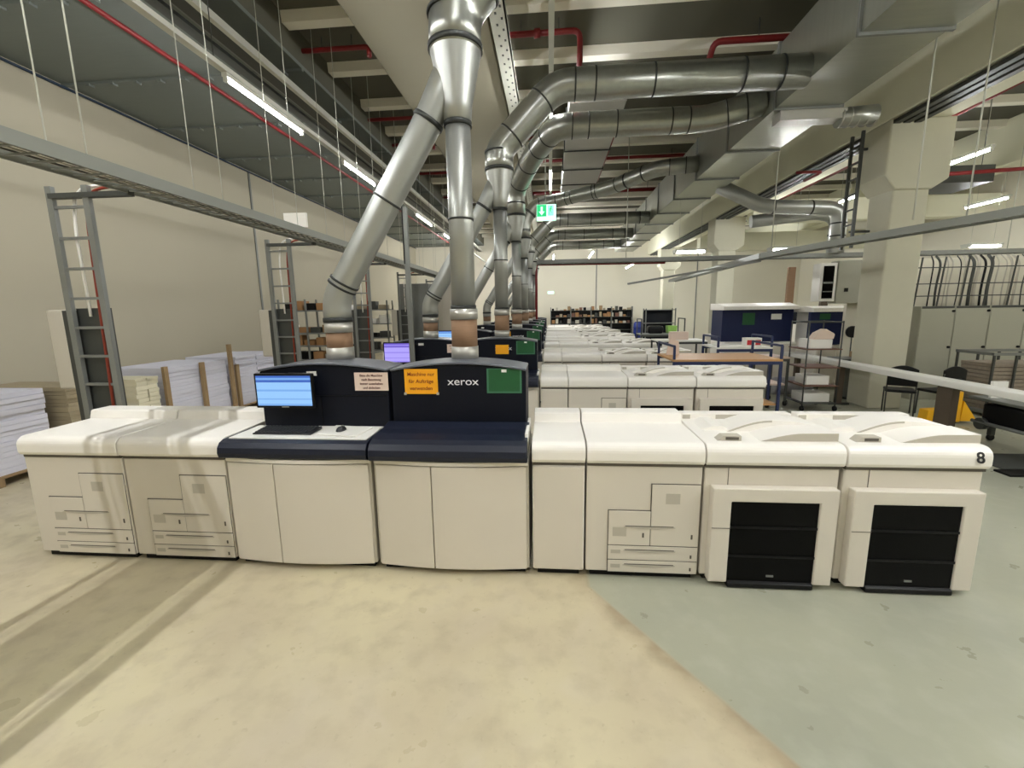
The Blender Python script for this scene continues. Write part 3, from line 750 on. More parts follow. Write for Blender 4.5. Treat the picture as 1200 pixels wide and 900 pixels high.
for i, t in ((1, 'second from the viewer, beside the storage rack'), (2, 'third from the viewer, behind the slanting duct'), (3, 'fourth from the viewer, left of the violet screen'), (4, 'fifth and farthest from the viewer')):
    copy_tree(ms0, (-4.62, 3.97+i*PITCH, 0), 'grey upright cable ladder with switch box, '+t)
tag(MB().box(-3.86, -3.52, 6.4, 6.44, 3.24, 3.44).build('junction_box', 'cream'), 'cream junction box on the left cable tray above the second ladder', 'box')

# single pole by the front duct
pl = empty('power_pole', (-1.80, 5.62, 0), 'thin grey upright pole just left of the front exhaust duct', 'pole')
MB().box(-.028, .028, -.028, .028, 0, 3.28).build('pole', 'steel', pl)
MB().box(-.034, -.02, -.035, -.02, 2.6, 3.4).build('dark_strip', 'black', pl)
MB().box(-.06, .06, -.06, .06, 0, .01).build('foot', 'steel', pl)

# right cable trays
ladder_tray('cable_ladder', [(5.55, 4.9, 3.02), (4.35, 9.6, 3.02), (4.6, 17.5, 3.02)], .24, 'grey perforated cable tray slanting across in front of the nearest column', .10, .12, 'tray', 3)
ladder_tray('cable_ladder', [(-.35, 12.2, 3.26), (14, 12.2, 3.26)], .30, 'long grey cable tray crossing the hall behind the nearest column', .10, .3, 'steel', 6)
ladder_tray('cable_ladder', [(1.9, 11.2, 2.6), (4.4, 9.9, 2.95)], .06, 'thin grey tray arm slanting toward the second column', .04, .3, 'steel', 0)
tag(MB().box(-.6, 9, 19.6, 20.0, 4.0, 4.12).build('cable_trunking', 'steeldark'), 'dark trunking crossing the hall above the far red pipe', 'rail')
for dx, dz, t in ((0, 0, 'left'), (.16, 0, 'middle'), (.34, 0, 'right')):
    o = MB().box(6.03+dx, 6.14+dx, YN+.3, YF-.5, 5.15+dz, 5.21+dz).build('cable_trunking', 'steeldark'); tag(o, 'dark cable rail under the right main beam, %s of three' % t, 'rail', 'rails under the right main beam')
for i, (x, y, z0, z1) in enumerate(((4.55, 6.2, 3.05, 6.4), (5.25, 6.3, 3.05, 6.4), (4.4, 9.5, 3.05, 6.4), (7.4, 12.2, 3.3, 6.4), (11.2, 12.2, 3.3, 6.4), (2.0, 12.2, 3.3, 6.4))):
    tag(MB().tube([(x, y, z0), (x, y, z1)], .010, 6).build('hanger_rod', 'rod'), 'thin hanging rod of the right bay trays, %s from the viewer' % ['nearest left', 'nearest right', 'third', 'one behind the air unit', 'one over the grey cabinets', 'one by the exit sign'][i], 'rod', 'rods of the right bay trays')
# ladder on the column
lc = empty('cable_ladder', (5.78, 9.35, 0), 'dark upright cable ladder fixed to the left side of the nearest column', 'cable ladder')
for y in (0, .3): MB().box(0, .05, y-.02, y+.02, 3.1, 5.2).build('upright', 'steeldark', lc)
for k in range(7): MB().box(.01, .04, 0, .3, 3.25+k*.28, 3.275+k*.28).build('rung', 'steeldark', lc)
for z in (3.4, 4.9): MB().box(.05, .42 if z < 4.2 else .22, .13, .17, z, z+.04).build('bracket', 'steeldark', lc)

# exit sign
ex = empty('exit_sign', (-.08, 10.5, 4.18), 'glowing green and white exit sign with arrow hanging over the press rows', 'sign')
MB().box(-.19, .19, 0, .04, -.15, .15).build('panel', 'exitwhite', ex)
MB().box(-.185, .0, -.004, 0, -.075, .145).build('arrow_field', 'exitgreen', ex)
MB().prism([(-.092, -.055), (-.15, .02), (-.112, .02), (-.112, .11), (-.072, .11), (-.072, .02), (-.034, .02)], 'y', -.007, -.003).build('arrow', 'exitwhite', ex)
b = MB().box(.03, .14, -.005, 0, -.06, .13)
b.build('figure_field', mat('exit_pale_green', (140, 236, 196), .5, emit=(130, 240, 196), estr=.55), ex)
b = MB().tube([(.095, -.008, .105), (.095, -.003, .105)], .013, 12)
b.bar((.09, -.006, .09), (.075, -.006, .03), .022, .004).bar((.075, -.006, .03), (.11, -.006, -.01), .014, .004).bar((.075, -.006, .03), (.045, -.006, -.04), .014, .004).bar((.09, -.006, .08), (.12, -.006, .045), .010, .004).bar((.09, -.006, .08), (.055, -.006, .06), .010, .004)
b.build('running_figure', 'exitgreen', ex)
MB().tube([(-.02, .02, .15), (-.02, .02, 2.4)], .007, 6).build('rod', 'rod', ex)
ex.scale = (1.15, 1.15, 1.15)
tag(MB().box(-.18, .18, 0, .05, 0, .14).build('exit_sign', 'exitwhite', None, loc=(.05, 26, 2.92)), 'tiny bright sign on the far wall above the shelf, left', 'sign')

# ------------------------------------------------------------------ left side: paper, racks
def paper_stack(x0, x1, y0, y1, h, m, label, posts=(), base=.13, cat='paper stack'):
    r = empty('paper_pallet', ((x0+x1)/2, (y0+y1)/2, 0), label, cat, 'paper pallets along the left wall')
    W, D = (x1-x0)/2, (y1-y0)/2
    b = MB()
    for y in (-D+.05, 0, D-.05): b.box(-W, W, y-.05, y+.05, 0, .02)
    for y in (-D+.05, 0, D-.05):
        for x in (-W+.07, 0, W-.07): b.box(x-.07, x+.07, y-.05, y+.05, .02, base-.03)
    for k in range(5):
        x = -W+.06+k*(2*W-.12)/4; b.box(x-.06, x+.06, -D, D, base-.03, base)
    b.build('pallet', 'wood', r)
    b = MB(); z = base; n = 0
    while z < h-.02:
        t = random.uniform(.05, .075); j = random.uniform(-.012, .012); j2 = random.uniform(-.012, .012)
        t = min(t, h-z)
        b.box(-W+.03+j, W-.03+j, -D+.03+j2, -.01, z, z+t-.004); b.box(-W+.03-j, W-.03-j, .01, D-.03+j2, z, z+t-.004); z += t
    b.build('paper', m, r)
    for (px, py, ph) in posts:
        MB().box(px-.025, px+.025, py-.04, py+.04, 0, ph).build('post', 'wood', r)
    return r
paper_stack(-7.75, -6.5, 3.75, 5.08, 1.12, 'paper', 'big block of white paper reams on a pallet at the left edge')
paper_stack(-7.75, -6.4, 5.2, 5.75, 1.08, 'paperbeige', 'beige paper stack with pale top between the white block and the ladder')
paper_stack(-6.95, -6.3, 6.1, 6.55, 1.04, 'papercream', 'cream paper packs stacked right of the nearest cable ladder')
paper_stack(-7.5, -6.35, 6.75, 8.15, 1.13, 'paper', 'white paper block between wooden posts, left of the middle of the left wall', ((.55, -.73, 1.16), (.60, .0, 1.15), (.60, .73, 1.42)))
paper_stack(-7.5, -6.35, 8.35, 9.7, 1.15, 'paper', 'white paper block right of the tallest wooden post', ((.60, -.69, 1.0),))
paper_stack(-7.6, -6.5, 9.95, 10.4, 1.1, 'paper', 'white paper stack in front of the storage racks')

def rack(x0, x1, y, d, zs, label, boxes=()):
    r = empty('storage_rack', (x0, y, 0), label, 'rack', 'grey storage racks of the left side')
    W = x1-x0
    for x in (0, W/2, W):
        for yy in (0, d): MB().box(x-.02, x+.02, yy-.02, yy+.02, 0, zs[-1]+.28).build('post', 'steel', r)
    for z in zs: MB().box(-.02, W+.02, -.02, d+.02, z-.035, z).build('shelf', 'steel', r)
    return r
RZ = (.15, .62, 1.06, 1.42, 1.86)
rack(-7.0, -5.55, 11.0, .55, (.15, .8, 1.17, 1.5, 2.08), 'grey storage rack with boxes behind the second cable ladder')
rack(-6.85, -5.2, 13.9, .5, (.15, .8, 1.2, 1.65, 2.1), 'grey storage rack partly behind the slanting front duct')
words = ['low', 'wide', 'small', 'tall']
def rbox(x, y, z, w, d, h, m, label, group, cat='box', name='box'):
    o = MB().box(-w/2, w/2, -d/2, d/2, 0, h).build(name, m, None, .004, 1, (x, y, z)); return tag(o, label, cat, group)
lvl = ['second', 'third', 'fourth', 'top']
for zi, z in enumerate((.8, 1.17, 1.5, 2.08)):
    x = -6.9; n = 0
    while x < -5.75:
        w = random.choice((.16, .22, .3, .42)); h = min(random.choice((.14, .2, .26)), .26)
        if z == 2.08: h = random.choice((.18, .24))
        m = random.choice(('card', 'card', 'white', 'black', 'paperbeige', 'steeldark', 'wood')) if z > 1.2 else random.choice(('black', 'card', 'softgrey'))
        if x+w < -5.6: rbox(x+w/2, 11.28, z, w-.02, .36, h, m, '%s box, number %s from the left on the %s shelf of the nearer rack' % ({'card': 'brown cardboard', 'white': 'white', 'black': 'black', 'paperbeige': 'beige', 'steeldark': 'dark grey', 'wood': 'light brown', 'softgrey': 'pale grey'}[m], ['one', 'two', 'three', 'four', 'five', 'six', 'seven', 'eight', 'nine'][n], lvl[zi]), 'boxes on the left racks')
        x += w+.03; n += 1
for zi, z in enumerate((.8, 1.2, 1.65, 2.1)):
    for n, x in enumerate((-6.55, -6.15, -5.75, -5.4)):
        m = random.choice(('card', 'black', 'paperbeige', 'white', 'steeldark'))
        rbox(x, 14.15, z, .26, .3, random.uniform(.14, .28), m, '%s box, number %s from the left on the %s shelf of the farther rack' % ({'card': 'brown cardboard', 'white': 'white', 'black': 'black', 'paperbeige': 'beige', 'steeldark': 'dark grey'}[m], ['one', 'two', 'three', 'four'][n], lvl[zi]), 'boxes on the left racks')

# tall grey equipment cabinets farther down the left aisle
for i, (x, y, w, h, m) in enumerate(((-4.9, 14.2, 1.0, 2.9, 'steel'), (-4.9, 17.7, 1.2, 3.1, 'softgrey'), (-5.6, 21.5, 1.3, 2.6, 'steeldark'))):
    r = empty('tall_cabinet', (x, y, 0), ['tall grey cabinet behind the violet screen', 'tall pale cabinet farther down the left aisle', 'dark tall cabinet at the far end of the left aisle'][i], 'cabinet')
    MB().box(0, w, 0, .7, 0, h).build('body', m, r, .01)
    MB().box(.03, w/2-.01, -.012, 0, .1, h-.08).build('door', m, r, .004); MB().box(w/2+.01, w-.03, -.012, 0, .1, h-.08).build('door', m, r, .004)

# ------------------------------------------------------------------ far shelf
fs = empty('long_shelf', (.05, 27.6, 0), 'long dark shelf full of small things along the far wall', 'shelf')
for k in range(5): MB().box(k*1.24-.02, k*1.24+.02, 0, .45, 0, 2.15).build('post', 'steel', fs)
for z in (.35, .75, 1.15, 1.55, 1.95): MB().box(-.02, 4.98, 0, .45, z-.03, z).build('shelf', 'steeldark', fs)
MB().box(-.02, 4.98, .43, .46, .3, 1.95).build('back_panel', 'black', fs)
sm = ['card', 'steeldark', 'black', 'wood', 'softgrey', 'rust', 'paperbeige', 'white', 'navy']
cn = {'card': 'brown', 'steeldark': 'dark grey', 'black': 'black', 'wood': 'light brown', 'softgrey': 'pale grey', 'rust': 'reddish brown', 'paperbeige': 'beige', 'white': 'white', 'navy': 'navy'}
for li, (z, ln) in enumerate(((1.15, 'middle'), (1.55, 'upper'), (1.95, 'topmost'))):
    x = .12
    for n in range(20):
        w = random.uniform(.12, .22); h = random.uniform(.1, .3) if z < 1.9 else random.uniform(.04, .28)
        m = random.choice(sm[:7] if n % 5 else sm)
        rbox(x+w/2, 27.8, z, w, .3, h, m, '%s box, %s from the left on the %s board of the far shelf' % (cn[m], NUM[n], ln), 'boxes on the far shelf')
        x += .242
# blue barrel on a grey crate
bb = empty('barrel', (5.25, 27.0, .28), 'blue plastic barrel standing on a grey crate at the far wall', 'barrel')
MB().lathe([(.22, 0), (.27, .04), (.275, .28), (.285, .30), (.275, .32), (.275, .6), (.285, .62), (.275, .64), (.26, .86), (.2, .92)]).build('drum', 'bluebarrel', bb)
MB().lathe([(.21, .92), (.21, .95), (.1, .96)]).build('lid', 'bluebarrel', bb)
tag(MB().box(-.4, .4, -.35, .35, 0, .28).build('crate', 'softgrey', None, .01, loc=(5.25, 27.0, 0)), 'grey crate under the blue barrel at the far wall', 'crate')
bb.location.z = .28

# ------------------------------------------------------------------ right side furniture
def frame_table(name, x0, x1, y0, y1, z, top, leg, label, cat='table', shelf=None, rail_h=0, group=None):
    r = empty(name, ((x0+x1)/2, (y0+y1)/2, 0), label, cat, group); W, D = (x1-x0)/2, (y1-y0)/2
    MB().box(-W, W, -D, D, z-.035, z).build('top', top, r, .004)
    for sx in (-1, 1):
        for sy in (-1, 1):
            x, y = sx*(W-.02), sy*(D-.02)
            MB().box(x-.02, x+.02, y-.02, y+.02, .10, z-.035).build('leg', leg, r)
            MB().tube([(x-.02, y, .05), (x+.02, y, .05)], .05, 12).build('wheel', 'black', r)
    for q in (-D, D-.03): MB().box(-W+.04, W-.04, q, q+.03, z-.09, z-.035).build('apron', leg, r)
    if shelf:
        for s in shelf: MB().box(-W+.03, W-.03, -D+.03, D-.03, s-.03, s).build('shelf', top, r)
    if rail_h:
        for sx in (-1, 1):
            b = MB().bar((sx*(W-.02), -D+.02, z), (sx*(W-.02), -D+.02, z+rail_h), .035).bar((sx*(W-.02), D-.02, z), (sx*(W-.02), D-.02, z+rail_h), .035).bar((sx*(W-.02), -D+.02, z+rail_h), (sx*(W-.02), D-.02, z+rail_h), .035)
            b.build('side_rail', leg, r)
    return r
frame_table('trolley', 2.05, 3.80, 7.5, 8.6, 1.15, 'woodtop', 'blueframe', 'blue-framed trolley with orange-brown wooden top, right of the second press row', 'trolley', (.4,), .22)
tag(MB().prism([(-.12, 0), (.12, 0), (.10, .26), (-.06, .30)], 'y', -.01, .01).build('cardboard_sheet', 'pink', None, loc=(2.25, 8.3, 1.15)), 'pinkish cardboard sheet standing at the left end of the wooden trolley', 'cardboard')
frame_table('trolley', 3.3, 4.35, 9.0, 9.9, 1.22, 'white', 'blueframe', 'blue-framed trolley with white top and papers, behind the wooden trolley', 'trolley', (.5,), .2)
rb = empty('box', (4.05, 9.25, 1.22), 'small white box with red lettering on the white-topped trolley', 'box')
MB().box(-.15, .15, -.1, .1, 0, .17).build('carton', 'white', rb); MB().box(-.13, -.01, -.103, -.099, .03, .13).box(.03, .13, -.103, -.099, .03, .13).build('red_print', 'redlabel', rb)
tag(MB().box(-.25, .25, -.2, .2, 0, .03).build('paper_sheets', 'white', None, loc=(3.65, 9.4, 1.22)), 'loose white sheets on the white-topped trolley', 'paper')
frame_table('trolley', 4.39, 4.79, 9.2, 9.9, 1.0, 'pink', 'steeldark', 'thin-legged dark trolley right of the white-topped one', 'trolley', (.45,))
# work table behind
frame_table('work_table', 2.7, 3.9, 11.3, 12.1, 1.2, 'white', 'steeldark', 'pale table with a lit object behind the trolleys', 'table', (.5,))
lb = MB().box(-.22, .22, -.12, .12, 0, .2).build('box', 'pink', None, .01, loc=(3.3, 11.7, 1.2)); tag(lb, 'pale orange box on the table behind the trolleys', 'box')
# barrier rack + green bin + black bags near second/third column
frame_table('trolley', 3.05, 4.5, 15.2, 16.0, 1.15, 'steel', 'steeldark', 'grey trolley with a lime green bin far behind the trolleys', 'trolley', (.4,), .5)
tag(MB().prism([(-.14, 0), (.14, 0), (.16, .26), (-.16, .26)], 'y', -.15, .15).build('bin', 'limegreen', None, .01, loc=(4.15, 15.6, 1.15)), 'lime green bin on the grey trolley', 'bin')
tag(MB().box(-.26, .26, -.2, .2, 0, .26).build('bag', 'black', None, .08, 3, (3.6, 15.6, 1.15)), 'black bag beside the lime green bin', 'bag')
# dark shelving/printer beyond
r = empty('shelf_unit', (4.0, 19.0, 0), 'grey shelf with rows of small things behind the lime green bin', 'shelf')
for x in (0, 1.2): 
    for yy in (0, .5): MB().box(x-.02, x+.02, yy-.02, yy+.02, 0, 2.0).build('post', 'steel', r)
for z in (.4, .9, 1.4, 1.95): MB().box(-.02, 1.22, -.02, .52, z-.03, z).build('shelf', 'steel', r)
MB().box(0, 1.2, .48, .52, .4, 1.95).build('back_panel', 'navy', r)

# grey cart block / paper blocks before the second column
tag(MB().box(-.45, .45, -.35, .35, 0, 1.25).build('box_stack', 'softgrey', None, .02, loc=(5.0, 13.0, 0)), 'pale grey block standing at the foot of the second column', 'box')
tag(MB().box(-.5, .5, -.35, .35, 0, 1.0).build('cabinet', 'cream', None, .02, loc=(3.9, 13.4, 0)), 'low cream cabinet left of the second column foot', 'cabinet')

# right press line
rp = empty('digital_press', (4.42, 11.6, 0), 'wide cream press with navy front panels and white cover, behind the cage trolley', 'printer')
MB().box(0, 1.74, .0, 1.0, .05, 1.12).build('body', 'cream', rp, .02)
for x in (0, .58, 1.16): MB().box(x+.01, x+.57, -.012, 0, .1, 1.08).build('door', 'door', rp, .004)
MB().box(0, 1.74, .25, 1.0, 1.12, 1.93).build('navy_panel', 'navyblue', rp, .01)
MB().prism([(.05, 1.93), (.05, 2.02), (.5, 2.10), (1.0, 2.10), (1.0, 1.93)], 'x', -.05, 1.76).build('top_cover', 'cream', rp, .01)
MB().box(.5, .8, .24, .26, 1.55, 1.85).build('green_board', 'green', rp); MB().box(1.2, 1.45, .24, .26, 1.68, 1.82).build('label', 'white', rp)
rp2 = empty('digital_press', (6.22, 11.2, 0), 'cream press with a big rounded navy front panel, left of the grey wall box', 'printer')
MB().box(0.25, 1.15, .1, 1.1, .05, 1.85).build('body', 'cream', rp2, .02)
pts = [(0, .0), (0, .12), (1.0, .12), (1.0, .0)]
n = 10; pr = [(0, 1.86)]+[(1.0*i/n, 1.14-.07*math.sin(PI*i/n)) for i in range(n+1)]+[(1.0, 1.86)]
MB().prism(pr, 'y', .0, .12).build('navy_panel', 'navyblue', rp2, .01)
MB().box(.2, .44, -.004, 0, 1.68, 1.82).build('green_board', 'green', rp2)
MB().prism([(-.1, 1.86), (-.1, 1.95), (.3, 2.0), (1.1, 2.0), (1.1, 1.86)], 'x', .0, 1.10).build('top_cover', 'cream', rp2, .01)
for x in (.28, .72): MB().box(x, x+.42, .085, .1, .1, 1.0).build('door', 'door', rp2, .004)
for x, t in ((6.55, 'left'), (7.45, 'right')):
    tag(MB().box(-.09, .09, -.05, .05, 0, 3.05).build('post', 'brown' if x < 7 else 'brownpost', None, .005, loc=(x, 12.9, 0)), 'tall brown post behind the navy-panelled presses, %s one of two' % t, 'post')
# more cream presses behind to the left
rp3 = empty('digital_press', (7.4, 18.6, 0), 'pale distant press behind the second column on the right', 'printer')
MB().box(0, 3.0, 0, 1, .05, 1.3).build('body', 'cream', rp3, .02); MB().box(.3, 2.6, .2, 1, 1.3, 1.9).build('navy_panel', 'navy', rp3, .02)
MB().box(.2, 2.8, .15, 1.05, 1.9, 2.0).build('top_cover', 'cream', rp3, .02)
MB().box(.1, .9, -.015, 0, .1, 1.2).build('door', 'door', rp3, .004)

# cage trolley with rods
ct = empty('cage_trolley', (4.85, 8.75, 0), 'thin-rodded cage trolley with brown shelves and papers, left of the white rail', 'trolley')
for x in (0, .6):
    for y in (0, .6): MB().tube([(x, y, .1), (x, y, 1.72)], .013, 8).build('post', 'steeldark', ct)
    for y in (.0, .6): MB().tube([(x-.02, y, .05), (x+.02, y, .05)], .05, 12).build('wheel', 'black', ct)
for z, m in ((.16, 'steeldark'), (.5, 'rust'), (.85, 'rust'), (1.2, 'rust')): MB().box(-.02, .62, -.02, .62, z-.02, z).build('shelf', m, ct)
MB().tube([(0, 0, 1.7), (.6, 0, 1.7), (.6, .6, 1.7), (0, .6, 1.7), (0, 0, 1.7)], .013, 8).build('top_rail', 'steeldark', ct)
for z, w, t in ((.16, .5, 'bottom'), (.5, .42, 'second'), (1.2, .4, 'top')):
    rbox(5.15, 9.05, z, w, .4, .17, 'white', 'white paper packs on the %s shelf of the cage trolley' % t, 'papers in the cage trolley', 'paper', 'paper_pack')
tag(MB().prism([(-.18, 0), (.2, 0), (.22, .1), (.05, .2), (-.1, .12)], 'y', -.1, .1).build('paper_bundle', 'pink', None, .02, loc=(5.2, 9.0, 1.37)), 'crumpled pinkish bundle lying highest in the cage trolley', 'bundle')

# white rail (long bench) along the right aisle
wr = empty('white_bench', (5.9, 8.5, 0), 'long narrow white bench top on dark posts running along the right aisle', 'bench')
MB().box(-.13, .13, -3.6, 2.9, .80, .90).build('top', 'white', wr, .015)
for y, w in ((-1.55, .26), (2.5, .1), (.9, .1)): MB().box(-.05, .05, y-w/2, y+w/2, .02, .8).build('post', 'brownpost', wr)
for y in (-1.55, 2.5, .9): MB().box(-.2, .2, y-.05, y+.05, 0, .03).build('foot', 'steeldark', wr)

# desk, height adjustable table, chairs
dk = empty('pedestal_desk', (6.52, 9.98, 0), 'grey desk on one wide column with a brown box end, beyond the white bench', 'desk')
MB().box(-.42, .42, -.26, .26, .86, .90).build('top', 'steel', dk, .01); MB().box(-.22, .0, -.06, .06, .04, .86).build('column', 'steel', dk, .01)
MB().box(-.17, -.05, -.3, .26, 0, .04).build('foot', 'steeldark', dk, .01)
MB().box(.0, .42, -.2, .2, .90, 1.02).build('drawer_box', 'wood', dk, .006)
wp = MB(); wp.tube([(-.4, 0, .22), (-.38, 0, .22), (.38, 0, .24), (.4, 0, .24)], [.16, .2, .21, .17], 18)
tag(wp.build('wrapped_roll', 'plasticwrap', None, loc=(5.45, 10.35, .02)), 'grey plastic-wrapped roll lying on the floor beyond the white bench', 'roll')
bpy.data.objects['wrapped_roll'].location.z = .0

def make_chair(label):
    r = empty('office_chair', (0, 0, 0), label, 'chair', 'black chairs by the grey cabinets')
    MB().box(-.22, .22, -.22, .22, .43, .48).build('seat', 'black', r, .03, 3)
    n = 8; p = [(-.21+.42*i/n, .86+.07*math.sin(PI*i/n)) for i in range(n+1)]
    MB().prism([(-.21, .56)]+p+[(.21, .56)], 'y', .2, .24).build('backrest', 'black', r, .012)
    for x in (-.2, .2):
        MB().tube([(x, -.2, 0), (x, -.19, .44)], .012, 8).build('leg', 'steeldark', r)
        MB().tube(bent([(x, .26, 0), (x, .2, .45), (x, .23, .8)], .1), .012, 8).build('leg', 'steeldark', r)
    return r
c1 = make_chair('black chair behind the white bench, left of the pair before the cabinets'); c1.location = (6.42, 8.55, 0); c1.rotation_euler = (0, 0, 2.6)
copy_tree(c1, (7.02, 8.45, 0), 'black chair behind the white bench, right of the pair before the cabinets', rz=3.3)

# wall box & door frame on the column side
wb = empty('wall_box', (6.42, 10.42, 2.05), 'large grey electrical box hanging beside the nearest column', 'electrical box')
MB().box(-.15, .72, 0, .3, 0, .92).build('case', 'cab', wb, .01)
for x, z in ((.0, .25), (.55, .72)): MB().box(x, x+.08, -.012, 0, z, z+.08).build('latch', 'black', wb)
MB().box(.78, .86, .0, .08, -.1, 1.2).build('conduit', 'steel', wb)
wd = empty('glazed_cabinet', (5.90, 10.42, 2.1), 'small white-framed cabinet with dark glass left of the grey wall box', 'cabinet')
MB().box(0, .34, .0, .3, 0, .82).build('frame', 'white', wd, .01); MB().box(.06, .28, -.01, .0, .06, .76).build('glass', 'window', wd)
MB().box(.07, .27, -.014, -.01, .38, .42).box(.07, .27, -.014, -.01, .2, .22).build('shelf_bars', 'steel', wd)
MB().box(.1, .9, .31, .33, .3, .36).build('bracket', 'steel', wd)
struct(MB().box(6.72, 11.6, 10.75, 10.85, 0, 3.0).build('wall_partition', 'wallfar'))
fe = empty('desk_fan', (6.74, 10.5, 1.0), 'small black round fan on a stem against the pale wall', 'fan')
MB().tube([(0, -.04, .42), (0, .03, .42)], .13, 20).build('head', 'black', fe); MB().tube([(0, 0, -1.0), (0, 0, .3)], .012, 8).build('stem', 'steeldark', fe)
MB().lathe([(.12, -1.0), (.11, -.97), (.03, -.96)]).build('base', 'black', fe)

# grey cabinets
def make_cab(w, label):
    r = empty('switch_cabinet', (0, 0, 0), label, 'cabinet', 'row of grey switch cabinets')
    MB().box(.003, w-.003, 0, .5, 0, 1.96).build('body', 'cab', r, .006)
    MB().box(.012, w-.012, -.016, 0, .1, 1.9).build('door', 'cab', r, .005)
    MB().box(.02, w-.02, -.004, 0, 1.915, 1.96).build('top_trim', 'steeldark', r)
    for z in (1.12, 1.86): MB().tube([(w-.05, -.045, z), (w-.05, -.015, z)], .025, 12).build('lock', 'black', r)
    return r
cb = make_cab(.66, 'grey switch cabinet, leftmost of the row on the right'); cb.location = (7.64, 9.9, 0)
for i in range(1, 6):
    copy_tree(cb, (7.64+.66*i, 9.9, 0), 'grey switch cabinet, %s from the left in the row on the right' % NUM[i])
# cable frame above
cf = empty('cable_rack', (7.64, 10.1, 1.962), 'steel bar frame for cables standing on the grey cabinets', 'frame')
for x in [k*.45 for k in range(9)]: MB().bar((x, 0, 0), (x+.06, 0, 1.0), .022).build('post', 'steeldark', cf)
for z in (.2, .45, .78): MB().box(0, 3.7, -.008, .008, z, z+.02).build('bar', 'steeldark', cf)
for k in range(26):
    x = 8.0+k*.125+random.uniform(-.03, .03); rr = random.choice((.010, .012, .02, .028)); top = random.uniform(.1, .3)
    o = MB().tube(bent([(0, 0, 0), (random.uniform(-.03, .03), 0, .35), (.03, 0, .9), (.07+top*.3, .25, 1.05)], .2, 5), rr, 8).build('cable', random.choice(('black', 'black', 'steeldark', 'softgrey')), None, loc=(x, 10.2, 1.962))
    tag(o, 'cable rising from the grey cabinets, %s of the bundle from the left' % (NUM+['twenty-first', 'twenty-second', 'twenty-third', 'twenty-fourth', 'twenty-fifth', 'twenty-sixth'])[k], 'cable', 'cables over the grey cabinets')

# pallet cage, yellow truck, dark lift table
pc = empty('pallet_cage', (7.75, 8.35, 0), 'open metal grid cage holding brown goods in front of the grey cabinets', 'cage')
for x in (0, .36, .72, 1.08, 1.44):
    for y in (0, .7): MB().box(x-.015, x+.015, y-.015, y+.015, .1, 1.12).build('post', 'steeldark', pc)
MB().box(-.03, 1.47, -.02, .02, 1.10, 1.15).box(-.03, 1.47, .68, .72, 1.10, 1.15).box(-.03, .01, 0, .7, 1.10, 1.15).build('top_rail', 'steel', pc)
MB().box(-.03, 1.47, -.02, .72, .06, .12).build('floor_plate', 'steel', pc)
for x in (.05, 1.3):
    for y in (.05, .6): MB().box(x, x+.1, y, y+.06, 0, .06).build('foot', 'steel', pc)
b = MB(); z = .12
for k in range(12): b.box(.05+random.uniform(-.02, .02), 1.38, .05, .65, z, z+.06); z += .07
b.build('goods', mat('brown_grey_goods', (140, 128, 112), .8, noise=.25, scale=20), pc)
yt = empty('pallet_truck', (6.62, 7.95, 0), 'yellow pallet truck chassis standing behind the white bench', 'truck')
MB().prism([(-.45, .05), (.38, .05), (.38, .70), (.10, .70), (.02, .32), (-.42, .30)], 'y', -.25, .05).build('chassis', 'yellow', yt, .02)
MB().prism([(.42, .06), (.85, .06), (.46, .5)], 'y', -.2, .0).build('gusset', 'yellow', yt, .01)
MB().box(.375, .425, -.1, -.04, .0, .95).build('mast', 'black', yt)
for x in (-.35, .25): MB().tube([(x, -.2, .05), (x, 0, .05)], .05, 14).build('wheel', 'black', yt)
yt.scale = (.64, .64, .80)
lt2 = empty('lift_table', (6.5, 6.72, 0), 'dark machine table with pale top at the right edge below the white bench', 'table', rz=-PI/2)
MB().box(-.25, 1.2, -.3, .3, .62, .66).build('top', 'steel', lt2, .01)
MB().box(-.1, 1.1, -.22, .22, .28, .58).build('machine_box', 'black', lt2, .03)
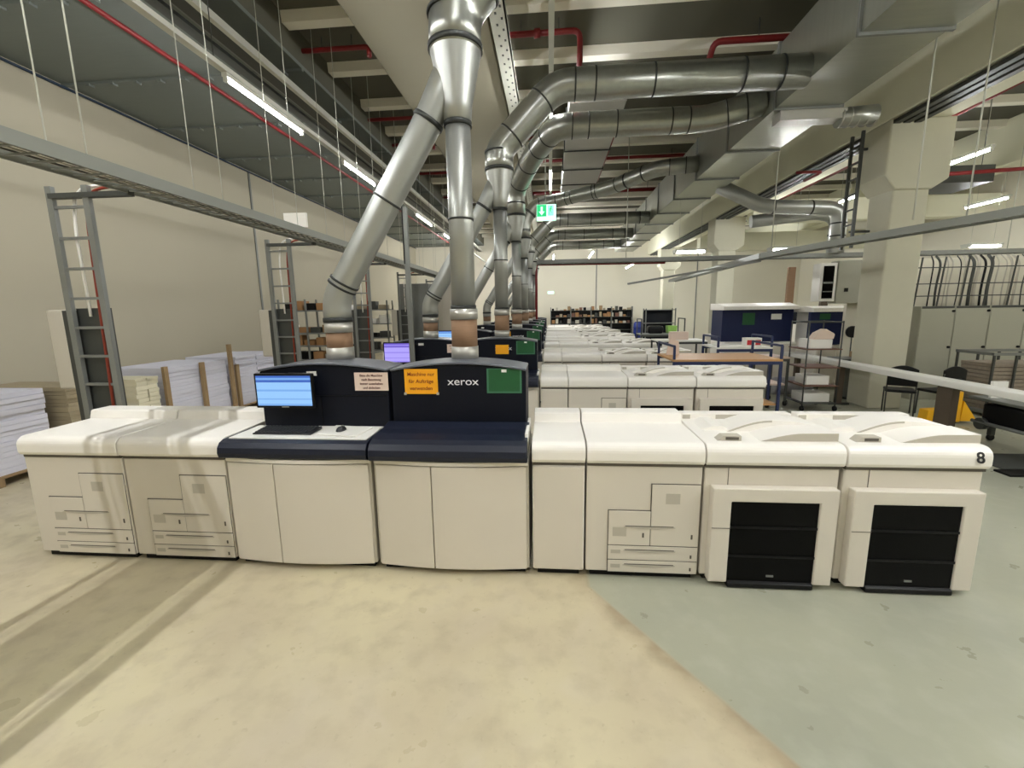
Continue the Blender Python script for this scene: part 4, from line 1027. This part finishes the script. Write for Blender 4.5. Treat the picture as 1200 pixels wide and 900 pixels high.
MB().tube([(-.18, -.26, .30), (1.1, -.26, .30)], .025, 10).build('bar', 'steel', lt2)
MB().tube([(-.05, -.28, .28), (-.05, -.2, .28)], .085, 18).build('hand_wheel', 'steeldark', lt2)
for x in (-.15, .75): 
    MB().box(x-.03, x+.03, -.03, .03, .08, .62).build('leg', 'steeldark', lt2); MB().tube([(x-.02, 0, .045), (x+.02, 0, .045)], .045, 12).build('wheel', 'black', lt2)
tag(MB().box(-.1, .1, -.02, .02, 0, .24).build('paper_sheet', 'white', None, loc=(6.42, 6.78, .66)), 'white sheet standing on the dark machine table under the white bench', 'paper')
tag(MB().box(5.35, 9.5, 5.35, 5.55, 0, .025).build('cable_cover', 'black'), 'black strip lying on the floor at the right edge', 'strip')
tag(MB().box(5.5, 9.5, 5.62, 6.2, 0, .012).build('floor_mat', 'steeldark'), 'dark mat on the floor behind the black strip', 'mat')

# ------------------------------------------------------------------ world and camera
w = bpy.data.worlds.new('world'); sc.world = w; w.use_nodes = True
w.node_tree.nodes['Background'].inputs[0].default_value = (.95, .95, .9, 1)
w.node_tree.nodes['Background'].inputs[1].default_value = .4

f_, yaw, pitch, roll = 515.0, math.radians(5.0), math.radians(9.5), math.radians(-.83)
fw = Vector((-math.sin(yaw)*math.cos(pitch), math.cos(yaw)*math.cos(pitch), -math.sin(pitch)))
rt = Vector((math.cos(yaw), math.sin(yaw), 0)); up = rt.cross(fw)
r2 = rt*math.cos(roll)+up*math.sin(roll); u2 = -rt*math.sin(roll)+up*math.cos(roll)
cam = bpy.data.cameras.new('camera'); co = bpy.data.objects.new('camera', cam); col.objects.link(co)
cam.sensor_width = 36; cam.lens = f_/1200*36; cam.clip_start = .05; cam.clip_end = 200
mw = Matrix((r2, u2, -fw)).transposed().to_4x4(); mw.translation = (0, 0, 2.0)
co.matrix_world = mw
sc.camera = co
sc.view_settings.view_transform = 'Standard'; sc.view_settings.look = 'None'; sc.view_settings.gamma = 1
sc.view_settings.use_curve_mapping = False
sc.view_settings.exposure = .72
